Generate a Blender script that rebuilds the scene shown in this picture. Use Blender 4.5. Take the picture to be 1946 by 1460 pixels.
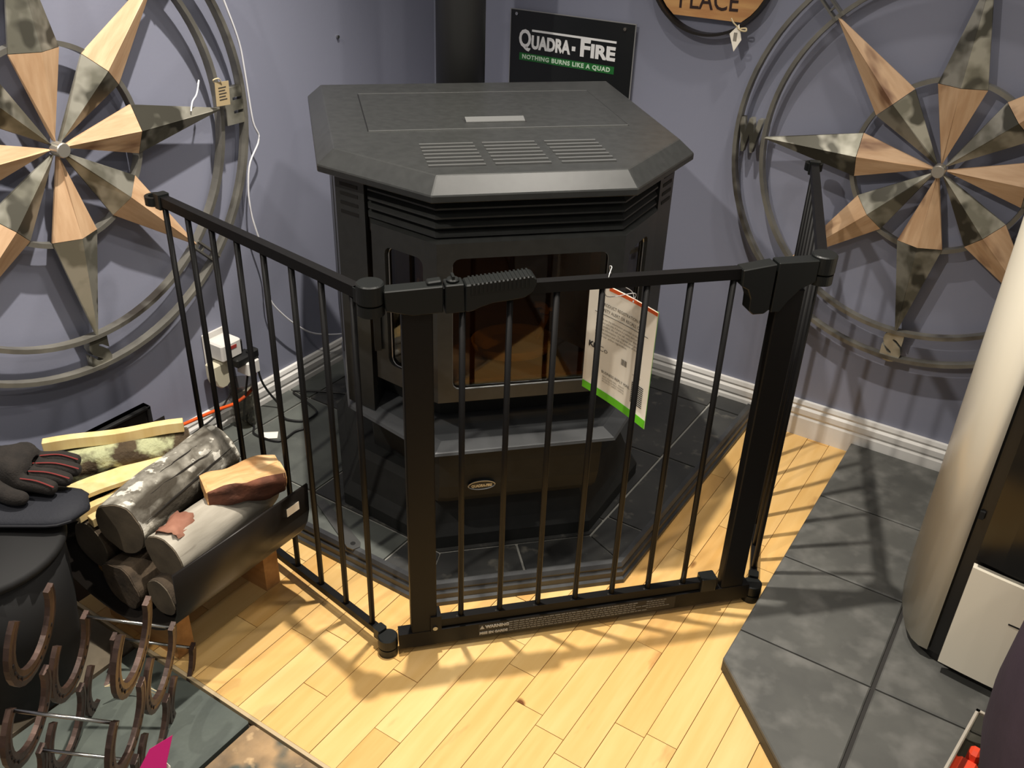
import bpy, bmesh, math, random
from mathutils import Vector, Matrix, noise
random.seed(7)
S = bpy.context.scene
for o in list(bpy.data.objects): bpy.data.objects.remove(o)
COL = S.collection
PI = math.pi

# ------------------------------------------------------------------ camera
cam = bpy.data.cameras.new('camera'); camo = bpy.data.objects.new('camera', cam); COL.objects.link(camo)
YAW, PITCH, ROLL = 2.1282, 0.5295, 0.0373
f = Vector((math.cos(YAW)*math.cos(PITCH), math.sin(YAW)*math.cos(PITCH), -math.sin(PITCH)))
r = Vector((math.sin(YAW), -math.cos(YAW), 0)); u = r.cross(f)
r2 = math.cos(ROLL)*r + math.sin(ROLL)*u; u2 = -math.sin(ROLL)*r + math.cos(ROLL)*u
M = Matrix((r2, u2, -f)).transposed().to_4x4(); M.translation = (1.6075, -2.1074, 1.2927)
camo.matrix_world = M
cam.sensor_fit = 'HORIZONTAL'; cam.sensor_width = 36.0; cam.lens = 1730.86/1946*36; cam.clip_start = 0.02
S.camera = camo
# ------------------------------------------------------------------ light and exposure
w = bpy.data.worlds.new('world'); S.world = w; w.use_nodes = True
w.node_tree.nodes['Background'].inputs[0].default_value = (1.0, 0.955, 0.90, 1)
w.node_tree.nodes['Background'].inputs[1].default_value = 0.20
def spot(loc, target, power, angle=110, blend=0.7, size=0.04, col=(1, .93, .83)):
    l = bpy.data.lights.new('ceiling_or_fill_spot', 'SPOT'); l.energy = power; l.spot_size = math.radians(angle)
    l.spot_blend = blend; l.shadow_soft_size = size; l.color = col
    o = bpy.data.objects.new('ceiling_or_fill_spot', l); COL.objects.link(o); o.location = loc
    o.rotation_euler = (Vector(target)-Vector(loc)).to_track_quat('-Z', 'Y').to_euler(); return o
spot((0.735, -1.00, 2.45), (0.68, -1.28, 0), 185, 88, .85, .02)
spot((1.38, -0.50, 2.45), (1.35, -0.70, 0), 20, 110, .8, .04)
spot((0.45, -2.50, 2.45), (0.95, -1.25, 0.1), 60, 95, .8, .03)
spot((1.62, -1.04, 2.45), (0.86, -0.86, .83), 34, 50, .6, .06)  # added spot, narrow cone set to brighten the stove's front bevel
spot((2.30, -2.10, 2.45), (1.00, -0.70, .5), 14, 120, .8, .06)  # added weak fill light near the camera
S.view_settings.view_transform = 'Standard'; S.view_settings.look = 'None'
S.view_settings.exposure = 0.52; S.view_settings.gamma = 1.0; S.view_settings.use_curve_mapping = False

# ------------------------------------------------------------------ materials
def lin(c):
    if isinstance(c, str):
        c = [int(c[i:i+2], 16)/255 for i in (0, 2, 4)]
    return tuple((x/12.92 if x <= .04045 else ((x+.055)/1.055)**2.4) for x in c) + (1,)
MATS = {}
def mat(name, col, rough=.6, metal=0, col2=None, scale=20, stretch=(1, 1, 1), detail=6, lo=.35, hi=.65, bump=0, bscale=None, spec=.5, bdist=.002, coat=0):
    if name in MATS: return MATS[name]
    m = bpy.data.materials.new(name); m.use_nodes = True; n = m.node_tree; b = n.nodes['Principled BSDF']
    b.inputs['Base Color'].default_value = lin(col); b.inputs['Roughness'].default_value = rough; b.inputs['Metallic'].default_value = metal
    b.inputs['Specular IOR Level'].default_value = spec
    if coat: b.inputs['Coat Weight'].default_value = coat; b.inputs['Coat Roughness'].default_value = .2
    tc = n.nodes.new('ShaderNodeTexCoord'); mp = n.nodes.new('ShaderNodeMapping'); mp.inputs['Scale'].default_value = stretch
    oi = n.nodes.new('ShaderNodeObjectInfo'); ad = n.nodes.new('ShaderNodeVectorMath'); ad.operation = 'ADD'
    ml = n.nodes.new('ShaderNodeMath'); ml.operation = 'MULTIPLY'; ml.inputs[1].default_value = 37
    n.links.new(oi.outputs['Random'], ml.inputs[0]); n.links.new(ml.outputs[0], ad.inputs[1])
    n.links.new(tc.outputs['Object'], ad.inputs[0]); n.links.new(ad.outputs[0], mp.inputs[0])
    if col2:
        t = n.nodes.new('ShaderNodeTexNoise'); t.inputs['Scale'].default_value = scale; t.inputs['Detail'].default_value = detail
        n.links.new(mp.outputs[0], t.inputs['Vector'])
        cr = n.nodes.new('ShaderNodeValToRGB'); cr.color_ramp.elements[0].position = lo; cr.color_ramp.elements[1].position = hi
        cr.color_ramp.elements[0].color = lin(col); cr.color_ramp.elements[1].color = lin(col2)
        n.links.new(t.outputs['Fac'], cr.inputs[0]); n.links.new(cr.outputs[0], b.inputs['Base Color'])
    if bump:
        t2 = n.nodes.new('ShaderNodeTexNoise'); t2.inputs['Scale'].default_value = bscale or scale*4; t2.inputs['Detail'].default_value = 5
        n.links.new(mp.outputs[0], t2.inputs['Vector'])
        bp = n.nodes.new('ShaderNodeBump'); bp.inputs['Strength'].default_value = bump; bp.inputs['Distance'].default_value = bdist
        n.links.new(t2.outputs['Fac'], bp.inputs['Height']); n.links.new(bp.outputs[0], b.inputs['Normal'])
    MATS[name] = m; return m
def add_layer(m, col, scale, lo, hi, stretch=(1, 1, 1), detail=3):
    """second noise layer mixed over the base colour"""
    n = m.node_tree; b = n.nodes['Principled BSDF']; src = b.inputs['Base Color'].links
    tc = n.nodes.new('ShaderNodeTexCoord'); mp = n.nodes.new('ShaderNodeMapping'); mp.inputs['Scale'].default_value = stretch
    mp.inputs['Location'].default_value = (3.1, 1.7, 5.3)
    oi = n.nodes.new('ShaderNodeObjectInfo'); ad = n.nodes.new('ShaderNodeVectorMath'); ad.operation = 'ADD'
    ml = n.nodes.new('ShaderNodeMath'); ml.operation = 'MULTIPLY'; ml.inputs[1].default_value = 23
    n.links.new(oi.outputs['Random'], ml.inputs[0]); n.links.new(ml.outputs[0], ad.inputs[1])
    n.links.new(tc.outputs['Object'], ad.inputs[0]); n.links.new(ad.outputs[0], mp.inputs[0])
    t = n.nodes.new('ShaderNodeTexNoise'); t.inputs['Scale'].default_value = scale; t.inputs['Detail'].default_value = detail
    n.links.new(mp.outputs[0], t.inputs['Vector'])
    cr = n.nodes.new('ShaderNodeMapRange'); cr.inputs[1].default_value = lo; cr.inputs[2].default_value = hi
    n.links.new(t.outputs['Fac'], cr.inputs[0])
    mx = n.nodes.new('ShaderNodeMix'); mx.data_type = 'RGBA'
    n.links.new(cr.outputs[0], mx.inputs[0])
    if src: n.links.new(src[0].from_socket, mx.inputs[6])
    else: mx.inputs[6].default_value = b.inputs['Base Color'].default_value
    mx.inputs[7].default_value = lin(col); n.links.new(mx.outputs[2], b.inputs['Base Color']); return m

wallm = mat('wall_paint', '85889a', .7, col2='888b9d', scale=3, bump=.15, bscale=160, bdist=.001)
white = mat('white_trim', 'e4e2de', .4, col2='d8d5d0', scale=6)
plankm = []
for i, (a, b_) in enumerate((('dbb26f', 'e2bc7c'), ('d6aa66', 'deb573'), ('deb776', 'e5c183'), ('d8ae6b', 'e0b879'), ('cfa05c', 'd9ad6c'))):
    m_ = mat('maple_plank_%d' % i, a, .33, col2=b_, scale=9, stretch=(6, .6, 1), spec=.45)
    add_layer(m_, 'b07e48', 5, .66, .8, (4, 1.2, 1), 4); add_layer(m_, '6b3f1c', 9, .735, .77, (1.6, 1.0, 1), 1); plankm.append(m_)
gap = mat('floor_gap', '3a2a1a', .9)
hearthdark = mat('dusty_shaded_slate_tile', '2b2c2c', .6, col2='3a3a38', scale=7, bump=.35, bscale=25); add_layer(hearthdark, '57554f', 34, .60, .74)  # ash dust plus shade painted into the colour, for front and right tiles
hearthm = mat('lit_slate_tile', '474a47', .6, col2='5d615c', scale=7, bump=.35, bscale=25, spec=.5)  # lighter copy of the slate, light painted into the left tiles' colour
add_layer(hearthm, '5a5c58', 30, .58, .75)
hearthlight = mat('grout_light', '8b8a84', .9)
trimdark = mat('dark_hearth_trim', '2e2f31', .38, col2='414243', scale=14, bump=.1)
greytile = mat('grey_ceramic_tile', '4b4b48', .62, col2='565652', scale=11, bump=.1, bscale=60); add_layer(greytile, '6b6a66', 18, .48, .76)
greygrout = mat('dark_grout', '2c2a28', .9)
slate_a = mat('slate_green', '434a46', .55, col2='555c55', scale=8, bump=.5, bscale=18, bdist=.004)
slate_b = mat('slate_rust', '6e5c45', .6, col2='a98a62', scale=14, bump=.6, bscale=22, bdist=.004); add_layer(slate_b, '454a42', 9, .48, .56); add_layer(slate_b, 'c4a67c', 30, .6, .7)
slate_c = mat('slate_brown', '5a5244', .6, col2='6f6452', scale=9, bump=.5, bscale=20, bdist=.004)
black = mat('stove_black_paint', '2a2b2a', .36, col2='2f302f', scale=60, spec=.5, bump=.06, bscale=500, bdist=.0004)
black2 = mat('stove_cast_black', '1c1d1c', .65, col2='202120', scale=40, spec=.3, bump=.06, bscale=400, bdist=.0004)
ledgem = mat('ash_ledge_metal', '56585a', .4, metal=.2, col2='4c4e50', scale=12)
dark = mat('recess_black', '080808', .8)
gatem = mat('gate_black_metal', '0b0a0a', .5, col2='0d0c0c', scale=80, spec=.22)
plastic = mat('black_plastic', '141615', .42, spec=.35, bump=.05, bscale=600, bdist=.0003)
chrome = mat('polished_metal', 'b8b8b4', .25, 1)
slotm = mat('bare_slot_metal', 'a9aaa8', .3, .8)
zinc = mat('galvanised_metal', '7d7b6e', .38, .6, col2='b0ada0', scale=13, detail=3, lo=.42, hi=.56, bump=.15, bscale=12); add_layer(zinc, '55534a', 14, .52, .58, detail=2)
ringm = mat('ring_metal', '6c6a64', .45, .5, col2='8a877e', scale=12); add_layer(ringm, '45403a', 8, .6, .7)
compwood = mat('compass_wood', 'd2b08c', .55, col2='bf9a76', scale=7, stretch=(1.2, 9, 9), bump=.15); add_layer(compwood, '7d5a42', 7, .58, .72, (1, 3, 3))
signwood = mat('sign_wood', 'c99a62', .55, col2='b58150', scale=7, stretch=(1.5, 9, 9), bump=.1); add_layer(signwood, '8a5c36', 5, .66, .8)
nickel = mat('nickel_knob', 'b9b4aa', .35, .7)
signblack = mat('sign_black', '17191a', .4)
signwhite = mat('sign_white', 'f2f2f2', .5)
signgreen = mat('sign_green', '1f6a2f', .5)
lettergreen = mat('letter_pale_green', 'cfe6cf', .5)
burnt = mat('burnt_letter', '2a1510', .7)
paper = mat('tag_paper', 'faf3e4', .6)
ink = mat('ink', '2a2a2c', .8); greyink = mat('grey_ink', '8c867c', .8)
lime = mat('tag_lime', '62c41c', .5); orangep = mat('tag_orange', 'e8622a', .5)
cream = mat('cream_enamel', 'e8e0cc', .28, col2='ebe3d0', scale=3, spec=.5)
stoveblk = mat('matte_black_front', '131211', .4)
barkgrey = mat('grey_bark', '5c574d', .9, col2='99958a', scale=38, bump=1, bscale=40, bdist=.006); add_layer(barkgrey, 'cdc9bd', 34, .58, .62); add_layer(barkgrey, '3a342a', 14, .58, .66, (1, 1, .35))
birch = mat('birch_bark', 'b9b2a4', .75, col2='8f887a', scale=22, stretch=(1, 1, .2) , bump=.6, bscale=40, bdist=.003); add_layer(birch, '4a4036', 30, .62, .7, (1, 1, .25))
lichen = mat('lichen_bark', '5a4c36', .95, col2='3c3022', scale=18, bump=1, bscale=60, bdist=.008); add_layer(lichen, 'a9ac86', 20, .44, .54, detail=8)
endgrain = mat('dark_end_grain', '5f5444', .85, col2='4b4235', scale=20, bump=.4)
darkbark = mat('dark_bark', '4c3f30', .95, col2='2f261c', scale=24, bump=1, bscale=50, bdist=.006)
pine = mat('fresh_pine', 'e4cc94', .6, col2='d9bb7e', scale=5, stretch=(9, 9, 1), bump=.1)
splitwood = mat('split_wood', 'd8ad78', .7, col2='c08c58', scale=14, stretch=(3, 3, .6), bump=.6, bscale=40, bdist=.004); add_layer(splitwood, 'efd7a8', 9, .5, .65)
peel = mat('peeled_bark', '9c6d58', .8, col2='7d4f3d', scale=20, bump=.4)
redbark = mat('red_inner_bark', '744530', .85, col2='4e2e20', scale=25, bump=.8)
cradm = mat('cradle_black_metal', '231f1c', .4, .3, spec=.5)
boxwood = mat('cradle_leg_wood', 'b98a55', .6, col2='a87a48', scale=8, stretch=(1, 8, 8))
iron = mat('horseshoe_iron', '3a2d28', .42, .5, col2='57433a', scale=25, bump=.4, bscale=60, bdist=.002)
glove = mat('glove_knit', '241f1b', .95, col2='1a1613', scale=60, bump=.6, bscale=300); glovered = mat('glove_red', '7a2a28', .8)
glovepalm = mat('glove_palm', '3c3033', .8, col2='2f282a', scale=30, bump=.4)
navy = mat('navy_pad', '181a22', .8, bump=.3, bscale=200); bucket = mat('bucket_black', '060607', .75, col2='0b0b0c', scale=9)
pink = mat('pink_paper', 'f5288c', .6); orangec = mat('orange_rubber', 'e85a20', .45); cordb = mat('black_rubber', '151515', .5)
cordw = mat('white_rubber', 'e6e6ea', .45); kraft = mat('kraft_paper', 'ab9874', .8); twine = mat('twine', 'c9b995', .9)
purple = mat('purple_cloth', '2d2230', .8, col2='3a2d3c', scale=6, bump=.3, bscale=14, bdist=.01)
orangeb = mat('orange_plastic', 'e8492a', .5); pipem = mat('pipe_black', '1b1b1b', .5, col2='20201f', scale=5)
firewall = mat('firebox_tan', '94764a', .8, col2='7d6340', scale=9); ashm = mat('ash_dish', 'd8c08a', .6)
def glass_mat(name, tint, gloss=.14, rough=.03):
    m = bpy.data.materials.new(name); m.use_nodes = True; n = m.node_tree; n.nodes.clear()
    o = n.nodes.new('ShaderNodeOutputMaterial'); t = n.nodes.new('ShaderNodeBsdfTransparent'); t.inputs[0].default_value = lin(tint)
    g = n.nodes.new('ShaderNodeBsdfGlossy'); g.inputs['Roughness'].default_value = rough; x = n.nodes.new('ShaderNodeMixShader')
    fr = n.nodes.new('ShaderNodeLayerWeight'); pw = n.nodes.new('ShaderNodeMath'); pw.operation = 'POWER'; pw.inputs[1].default_value = 4
    ma = n.nodes.new('ShaderNodeMath'); ma.operation = 'ADD'; ma.inputs[1].default_value = gloss; n.links.new(fr.outputs['Facing'], pw.inputs[0]); n.links.new(pw.outputs[0], ma.inputs[0])
    n.links.new(ma.outputs[0], x.inputs[0])
    n.links.new(t.outputs[0], x.inputs[1]); n.links.new(g.outputs[0], x.inputs[2]); n.links.new(x.outputs[0], o.inputs[0]); return m
glassm = glass_mat('stove_glass', 'c2ad84', .05); clearm = glass_mat('clear_plastic', 'e2e0da', .04, .1)

# ------------------------------------------------------------------ mesh helpers
class MB:
    def __init__(s): s.v = []; s.f = []; s.m = []
    def add(s, vs, fs, mi=0):
        k = len(s.v); s.v += [tuple(x) for x in vs]; s.f += [tuple(i+k for i in q) for q in fs]; s.m += [mi]*len(fs); return s
    def box(s, a, b, mi=0, ch=0):
        x0, y0, z0 = a; x1, y1, z1 = b
        if ch: return s.prism([(x0+ch, y0), (x1-ch, y0), (x1, y0+ch), (x1, y1-ch), (x1-ch, y1), (x0+ch, y1), (x0, y1-ch), (x0, y0+ch)], z0, z1, mi)
        return s.add([(x0,y0,z0),(x1,y0,z0),(x1,y1,z0),(x0,y1,z0),(x0,y0,z1),(x1,y0,z1),(x1,y1,z1),(x0,y1,z1)],
                     [(0,3,2,1),(4,5,6,7),(0,1,5,4),(1,2,6,5),(2,3,7,6),(3,0,4,7)], mi)
    def prism(s, poly, z0, z1, mi=0, top=None):
        n = len(poly); t = top or poly
        return s.add([(x, y, z0) for x, y in poly]+[(x, y, z1) for x, y in t],
                     [tuple(range(n-1, -1, -1)), tuple(range(n, 2*n))]+[(i, (i+1) % n, n+(i+1) % n, n+i) for i in range(n)], mi)
    def xz(s, poly, y0, y1, mi=0):   # profile in x,z extruded along y
        n = len(poly)
        return s.add([(x, y1, z) for x, z in poly]+[(x, y0, z) for x, z in poly],
                     [tuple(range(n-1, -1, -1)), tuple(range(n, 2*n))]+[(i, (i+1) % n, n+(i+1) % n, n+i) for i in range(n)], mi)
    def loft(s, rings, mi=0, cap=True):
        n = len(rings[0]); vs = [p for q in rings for p in q]; fs = []
        for k in range(len(rings)-1):
            for i in range(n): fs.append((k*n+i, k*n+(i+1) % n, (k+1)*n+(i+1) % n, (k+1)*n+i))
        if cap: fs += [tuple(range(n-1, -1, -1)), tuple(range((len(rings)-1)*n, len(rings)*n))]
        return s.add(vs, fs, mi)
    def tube(s, pts, rad, seg=8, mi=0):
        pts = [Vector(q) for q in pts]; rings = []; n = len(pts)
        up = Vector((0, 0, 1))
        for i, q in enumerate(pts):
            d = (pts[min(i+1, n-1)]-pts[max(i-1, 0)]).normalized()
            a = d.cross(up)
            if a.length < .05: a = d.cross(Vector((1, 0, 0)))
            a.normalize(); b = a.cross(d).normalized()
            rr = rad[i] if isinstance(rad, (list, tuple)) else rad
            rings.append([q+rr*(math.cos(t)*a+math.sin(t)*b) for t in [2*PI*k/seg for k in range(seg)]])
        return s.loft(rings, mi)
    def cyl(s, c, rad, z0, z1, seg=24, mi=0, ch=0):
        pr = [(rad, z0), (rad, z1)] if not ch else [(rad-ch, z0), (rad, z0+ch), (rad, z1-ch), (rad-ch, z1)]
        return s.loft([[(c[0]+q*math.cos(2*PI*k/seg), c[1]+q*math.sin(2*PI*k/seg), z) for k in range(seg)] for q, z in pr], mi)
    def build(s, name, mats, parent=None, smooth=False, loc=None, rotz=None, bevel=0, rot=None):
        me = bpy.data.meshes.new(name); me.from_pydata(s.v, [], s.f)
        mats = mats if isinstance(mats, (list, tuple)) else [mats]
        for m in mats: me.materials.append(m)
        me.polygons.foreach_set('material_index', s.m); me.update()
        bm = bmesh.new(); bm.from_mesh(me); bmesh.ops.recalc_face_normals(bm, faces=bm.faces)
        if bevel: bmesh.ops.bevel(bm, geom=[e for e in bm.edges], offset=bevel, segments=1, affect='EDGES', clamp_overlap=True)
        bm.to_mesh(me); bm.free()
        if smooth: me.polygons.foreach_set('use_smooth', [len(p.vertices) <= 4 for p in me.polygons])
        o = bpy.data.objects.new(name, me); COL.objects.link(o)
        if parent: o.parent = parent
        if loc: o.location = loc
        if rotz is not None: o.rotation_euler = (0, 0, rotz)
        if rot is not None: o.rotation_euler = rot
        return o
def empty(name, label, cat, loc=(0, 0, 0), rotz=0, group=None, rot=None):
    o = bpy.data.objects.new(name, None); COL.objects.link(o); o.location = loc; o.rotation_euler = rot or (0, 0, rotz)
    o.empty_display_size = .05; o['label'] = label; o['category'] = cat
    if group: o['group'] = group
    return o
def tag(o, label, cat, group=None):
    o['label'] = label; o['category'] = cat
    if group: o['group'] = group
    return o
def struct(o): o['kind'] = 'structure'; return o
def dup(o, parent=None, loc=None, rot=None):
    c = o.copy(); COL.objects.link(c)
    if parent: c.parent = parent
    if loc is not None: c.location = loc
    if rot is not None: c.rotation_euler = rot
    for ch in list(o.children): dup(ch, c)
    return c
def text(name, body, size, m, parent, origin, xdir, ydir, extrude=.0004, offset=0, spacing=1, align='LEFT', shear=0, line=1.0, width=None):
    cu = bpy.data.curves.new(name, 'FONT'); cu.body = body; cu.size = size; cu.extrude = extrude; cu.offset = offset
    cu.space_character = spacing; cu.align_x = align; cu.shear = shear; cu.space_line = line; cu.resolution_u = 3
    t = bpy.data.objects.new(name, cu); COL.objects.link(t)
    dg = bpy.context.evaluated_depsgraph_get(); me = bpy.data.meshes.new_from_object(t.evaluated_get(dg))
    bpy.data.objects.remove(t)
    if width:
        xs = [v.co.x for v in me.vertices]; k = width/(max(xs)-min(xs))
        for v in me.vertices: v.co.x *= k
    xd, yd = Vector(xdir).normalized(), Vector(ydir).normalized(); R = Matrix((xd, yd, xd.cross(yd))).transposed().to_4x4(); R.translation = origin
    me.transform(R); me.materials.clear(); me.materials.append(m)
    o = bpy.data.objects.new(name, me); COL.objects.link(o); o.parent = parent; return o
def smooth_path(pts, n=6):
    P = [Vector(q) for q in pts]; out = []
    for i in range(len(P)-1):
        a, b, c, d = P[max(i-1, 0)], P[i], P[i+1], P[min(i+2, len(P)-1)]
        for k in range(n):
            t = k/n; out.append(.5*((2*b)+(-a+c)*t+(2*a-5*b+4*c-d)*t*t+(-a+3*b-3*c+d)*t**3))
    return out+[P[-1]]

# ------------------------------------------------------------------ structure
struct(MB().box((-.1, -3.2, -.02), (0, .1, 2.6)).build('wall_left', wallm))
struct(MB().box((0, 0, -.02), (3.2, .1, 2.6)).build('wall_right', wallm))
def baseboard(name, length):
    prof = [(0, 0), (.014, 0), (.014, .052), (.011, .058), (.014, .064), (.014, .078), (.009, .084), (.011, .09), (.008, .099), (0, .1)]
    m = MB(); n = len(prof)
    m.add([(0, -a, z) for a, z in prof]+[(length, -a, z) for a, z in prof],
          [tuple(range(n)), tuple(range(2*n-1, n-1, -1))]+[(i, (i+1) % n, n+(i+1) % n, n+i) for i in range(n)])
    return m.build(name, white)
b = struct(baseboard('baseboard_right', 3.1)); b.location = (.014, 0, 0)
b = struct(baseboard('baseboard_left', 3.1)); b.location = (0, -3.1, 0); b.rotation_euler = (0, 0, PI/2)
# baseboard_left: local +x -> world +y, local -y -> world +x
fl = struct(MB().box((-.1, -3.2, -.05), (3.2, .1, -.012)).build('floor', gap))
PW = .0556; x = .713-PW*9; k = 0
fixed = {0: [-1.337], 1: [-1.202], 4: [-1.036], 5: [], 6: [-1.156, -.902], 8: [-.906, -1.21], 7: [-1.18]}
meshes = {}
x0 = x; i = -9
while x0 < 2.3:
    if i in fixed: ends = fixed[i]
    else: ends = []
    ys = [-1.44] + sorted(ends)
    y = ys[-1]
    if not ends: y += random.uniform(.1, .4); ys.append(y)
    while y < 0:
        y += random.uniform(.35, .7); ys.append(min(y, 0))
    for a, b in zip(ys, ys[1:]):
        if b-a < .02: continue
        m = MB().box((-PW/2+.0006, -(b-a)/2+.0006, -.012), (PW/2-.0006, (b-a)/2-.0006, random.uniform(-.0004, .0004)))
        m.build('plank', random.choice(plankm), fl, loc=(x0+PW/2, (a+b)/2, 0))
    x0 += PW; i += 1
# slate tiles in front of the wood strip
struct(MB().box((0, -1.447, -.012), (1.6, -1.4405, .0012)).build('trim_1', mat('threshold_pale', 'b9a582', .5)))
gx = [-.2, .1, .40, .703, 1.005, 1.31, 1.6]; gy = [-1.448, -1.752, -2.056, -2.36]
sl = {(2, 0): slate_a, (3, 0): slate_b, (1, 0): slate_c, (2, 1): slate_b, (3, 1): slate_a, (4, 0): slate_c}
for ix in range(len(gx)-1):
    for iy in range(len(gy)-1):
        m_ = sl.get((ix, iy)) or random.choice((slate_a, slate_b, slate_c)); g = .004
        MB().box((gx[ix]+g, gy[iy+1]+g, -.012), (gx[ix+1]-g, gy[iy]-g, .001+random.uniform(-.0005, .001)), ch=.003).build('slate_tile', m_, fl)

# ------------------------------------------------------------------ corner hearth pad
HZ = .045
hp = empty('corner_hearth_pad', 'low dark tiled corner hearth pad under the black stove', 'hearth', (0, 0, 0))
def clipdiag(poly, c):      # keep x - y <= c
    out = []
    for i in range(len(poly)):
        p, q = poly[i], poly[(i+1) % len(poly)]; fp, fq = p[0]-p[1]-c, q[0]-q[1]-c
        if fp <= 0: out.append(p)
        if fp*fq < 0: t = fp/(fp-fq); out.append((p[0]+t*(q[0]-p[0]), p[1]+t*(q[1]-p[1])))
    return out
E0, D0 = 1.050, 1.820
MB().prism([(.016, -.016), (.016, -E0), (D0-E0, -E0), (E0, -(D0-E0)), (E0, -.016)], 0, HZ-.004).build('base_slab', hearthlight, hp)
# moulding round the edge
mp_ = [(0, 0), (.016, 0), (.016, .010), (.011, .014), (.011, .026), (.006, .031), (.008, .038), (.004, .046), (-.006, .047), (-.006, 0)]
def sweep_mould(pts, name, parent, m):
    mb = MB(); rings = []
    nrm = [Vector((0, -1)), Vector((1, -1)).normalized(), Vector((1, 0))]
    P = [Vector(q) for q in pts]
    for j, q in enumerate(P):
        ns = [nrm[k] for k in (j-1, j) if 0 <= k < 3]
        n = ns[0] if len(ns) == 1 else (ns[0]+ns[1])/(1+ns[0].dot(ns[1]))
        rings.append([(q.x+n.x*a, q.y+n.y*a, z) for a, z in mp_])
    mb.loft(rings); return mb.build(name, m, parent)
CR1, CR2 = (D0-E0, -E0), (E0, -(D0-E0))
sweep_mould([(.016, -E0), CR1, CR2, (E0, -.016)], 'edge_moulding', hp, trimdark)
g = .003
I0, DI = .960, 1.692      # inner grout lines
tiles = []
cuts = [.016, .085, .370, .655, .735]
for a, b in zip(cuts, cuts[1:]):       # strip along y = -E0 and along x = E0
    q = [(a+g, -E0+g), (b-g, -E0+g), (b-g, -I0-g), (a+g, -I0-g)]
    if b > .7: q = [(a+g, -E0+g), (CR1[0]-g, CR1[1]+g), (.733, -I0-g), (a+g, -I0-g)]
    tiles.append(q)
    tiles.append([(-yy, -xx) for xx, yy in q][::-1])
# diagonal strip in two tiles
def mid(p, q, t=.5): return (p[0]+t*(q[0]-p[0]), p[1]+t*(q[1]-p[1]))
o1, o2 = CR1, CR2; i1, i2 = (DI-I0, -I0), (I0, -(DI-I0)); mo, mi_ = mid(o1, o2), mid(i1, i2)
def shrink(poly, d):
    cx = sum(p[0] for p in poly)/len(poly); cy = sum(p[1] for p in poly)/len(poly); out = []
    n = len(poly); P = [Vector(p) for p in poly]
    for k in range(n):
        a, b_, c = P[k-1], P[k], P[(k+1) % n]; d1 = (b_-a).normalized(); d2 = (c-b_).normalized()
        cen = Vector((cx, cy)); n1 = Vector((-d1.y, d1.x)); n2 = Vector((-d2.y, d2.x))
        if n1.dot(cen-b_) < 0: n1 = -n1
        if n2.dot(cen-b_) < 0: n2 = -n2
        out.append(tuple(b_+(n1+n2)*d/(1+n1.dot(n2))))
    return out
tiles.append(shrink([o1, mo, mi_, i1], g)); tiles.append(shrink([mo, o2, i2, mi_], g))
for ix in range(4):
    for iy in range(4):
        q = [(max(.018, I0-.29*(ix+1)), -I0+.29*iy), (I0-.29*ix, -I0+.29*iy), (I0-.29*ix, min(-.018, -I0+.29*(iy+1))), (max(.018, I0-.29*(ix+1)), min(-.018, -I0+.29*(iy+1)))]
        q = clipdiag(q, DI)
        if len(q) >= 3: tiles.append(shrink(q, g))
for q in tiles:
    MB().prism(q, HZ-.006, HZ+random.uniform(-.0003, .0006)).build('hearth_tile', hearthdark if sum(p[0]+p[1] for p in q)/len(q) > -.42 else hearthm, hp)  # shaded, dusty copy towards front and right, lit copy on the left

# ------------------------------------------------------------------ right hearth pad
rp = empty('tiled_hearth_pad', 'low grey tiled hearth pad under the cream stove', 'hearth', (0, 0, 0))
XL = 1.320; DR = 2.205
def clipd2(poly):      # keep x + y >= .440
    return [(-b, a) for a, b in clipneg([(y, -x) for x, y in poly])]
def clipneg(poly):     # poly holds (y, -x); keep y - (-x) = x + y >= .440
    out = []
    for i in range(len(poly)):
        p, q = poly[i], poly[(i+1) % len(poly)]; fp, fq = p[0]-p[1]-.440, q[0]-q[1]-.440
        if fp >= 0: out.append(p)
        if fp*fq < 0: t = fp/(fp-fq); out.append((p[0]+t*(q[0]-p[0]), p[1]+t*(q[1]-p[1])))
    return out
outl = clipd2([(XL, -2.1), (2.9, -2.1), (2.9, -.016), (XL, -.016)])
MB().prism(shrink(outl, .002), 0, .026).build('base_slab', greygrout, rp)
MB().prism(outl, 0, .0215).build('edge_band', mat('edge_dark', '24211f', .5), rp)
xs = [XL, 1.567, 1.822, 2.077, 2.332, 2.587, 2.9]; ys = [-.016, -.281, -.537, -.793, -1.049, -1.305, -1.561, -1.817, -2.073]
for a, b in zip(xs, xs[1:]):
    for c, d in zip(ys, ys[1:]):
        q = clipd2([(a, d), (b, d), (b, c), (a, c)])
        if len(q) < 3: continue
        gg = .0045 if (a > 1.4) else .002
        q1 = clipd2([(a+(gg if a > XL else 0), d+.002), (b-.0035, d+.002), (b-.0035, c-.002), (a+(gg if a > XL else 0), c-.002)])
        if len(q1) < 3: continue
        q2 = shrink(q1, .0025)
        MB().loft([[(*p, .0225) for p in q1], [(*p, .0285) for p in q1], [(*p, .031) for p in q2]]).build('ceramic_tile', greytile, rp)

# ------------------------------------------------------------------ black pellet stove   (local: x right, -y front)
st = empty('pellet_stove', 'large black pellet stove with angled front and vented lid in the corner', 'stove', ((-.007+.9)/2**.5, (-.007-.9)/2**.5, HZ), PI/4)
def Z(z): return z-HZ
def octo(back, hw, side, front, hf, z):   # outline: back corners, side corner, front corner
    return [(-hw, back, z), (-hw, -side, z), (-hf, -front, z), (hf, -front, z), (hw, -side, z), (hw, back, z)]
# plinth
MB().loft([octo(.27, .335, .10, .285, .168, .0+.002), octo(.27, .335, .10, .285, .168, .03), octo(.26, .318, .09, .270, .158, .052), octo(.24, .296, .075, .245, .148, .105), octo(.235, .285, .07, .235, .14, .12)]).build('plinth', black2, st)
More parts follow.
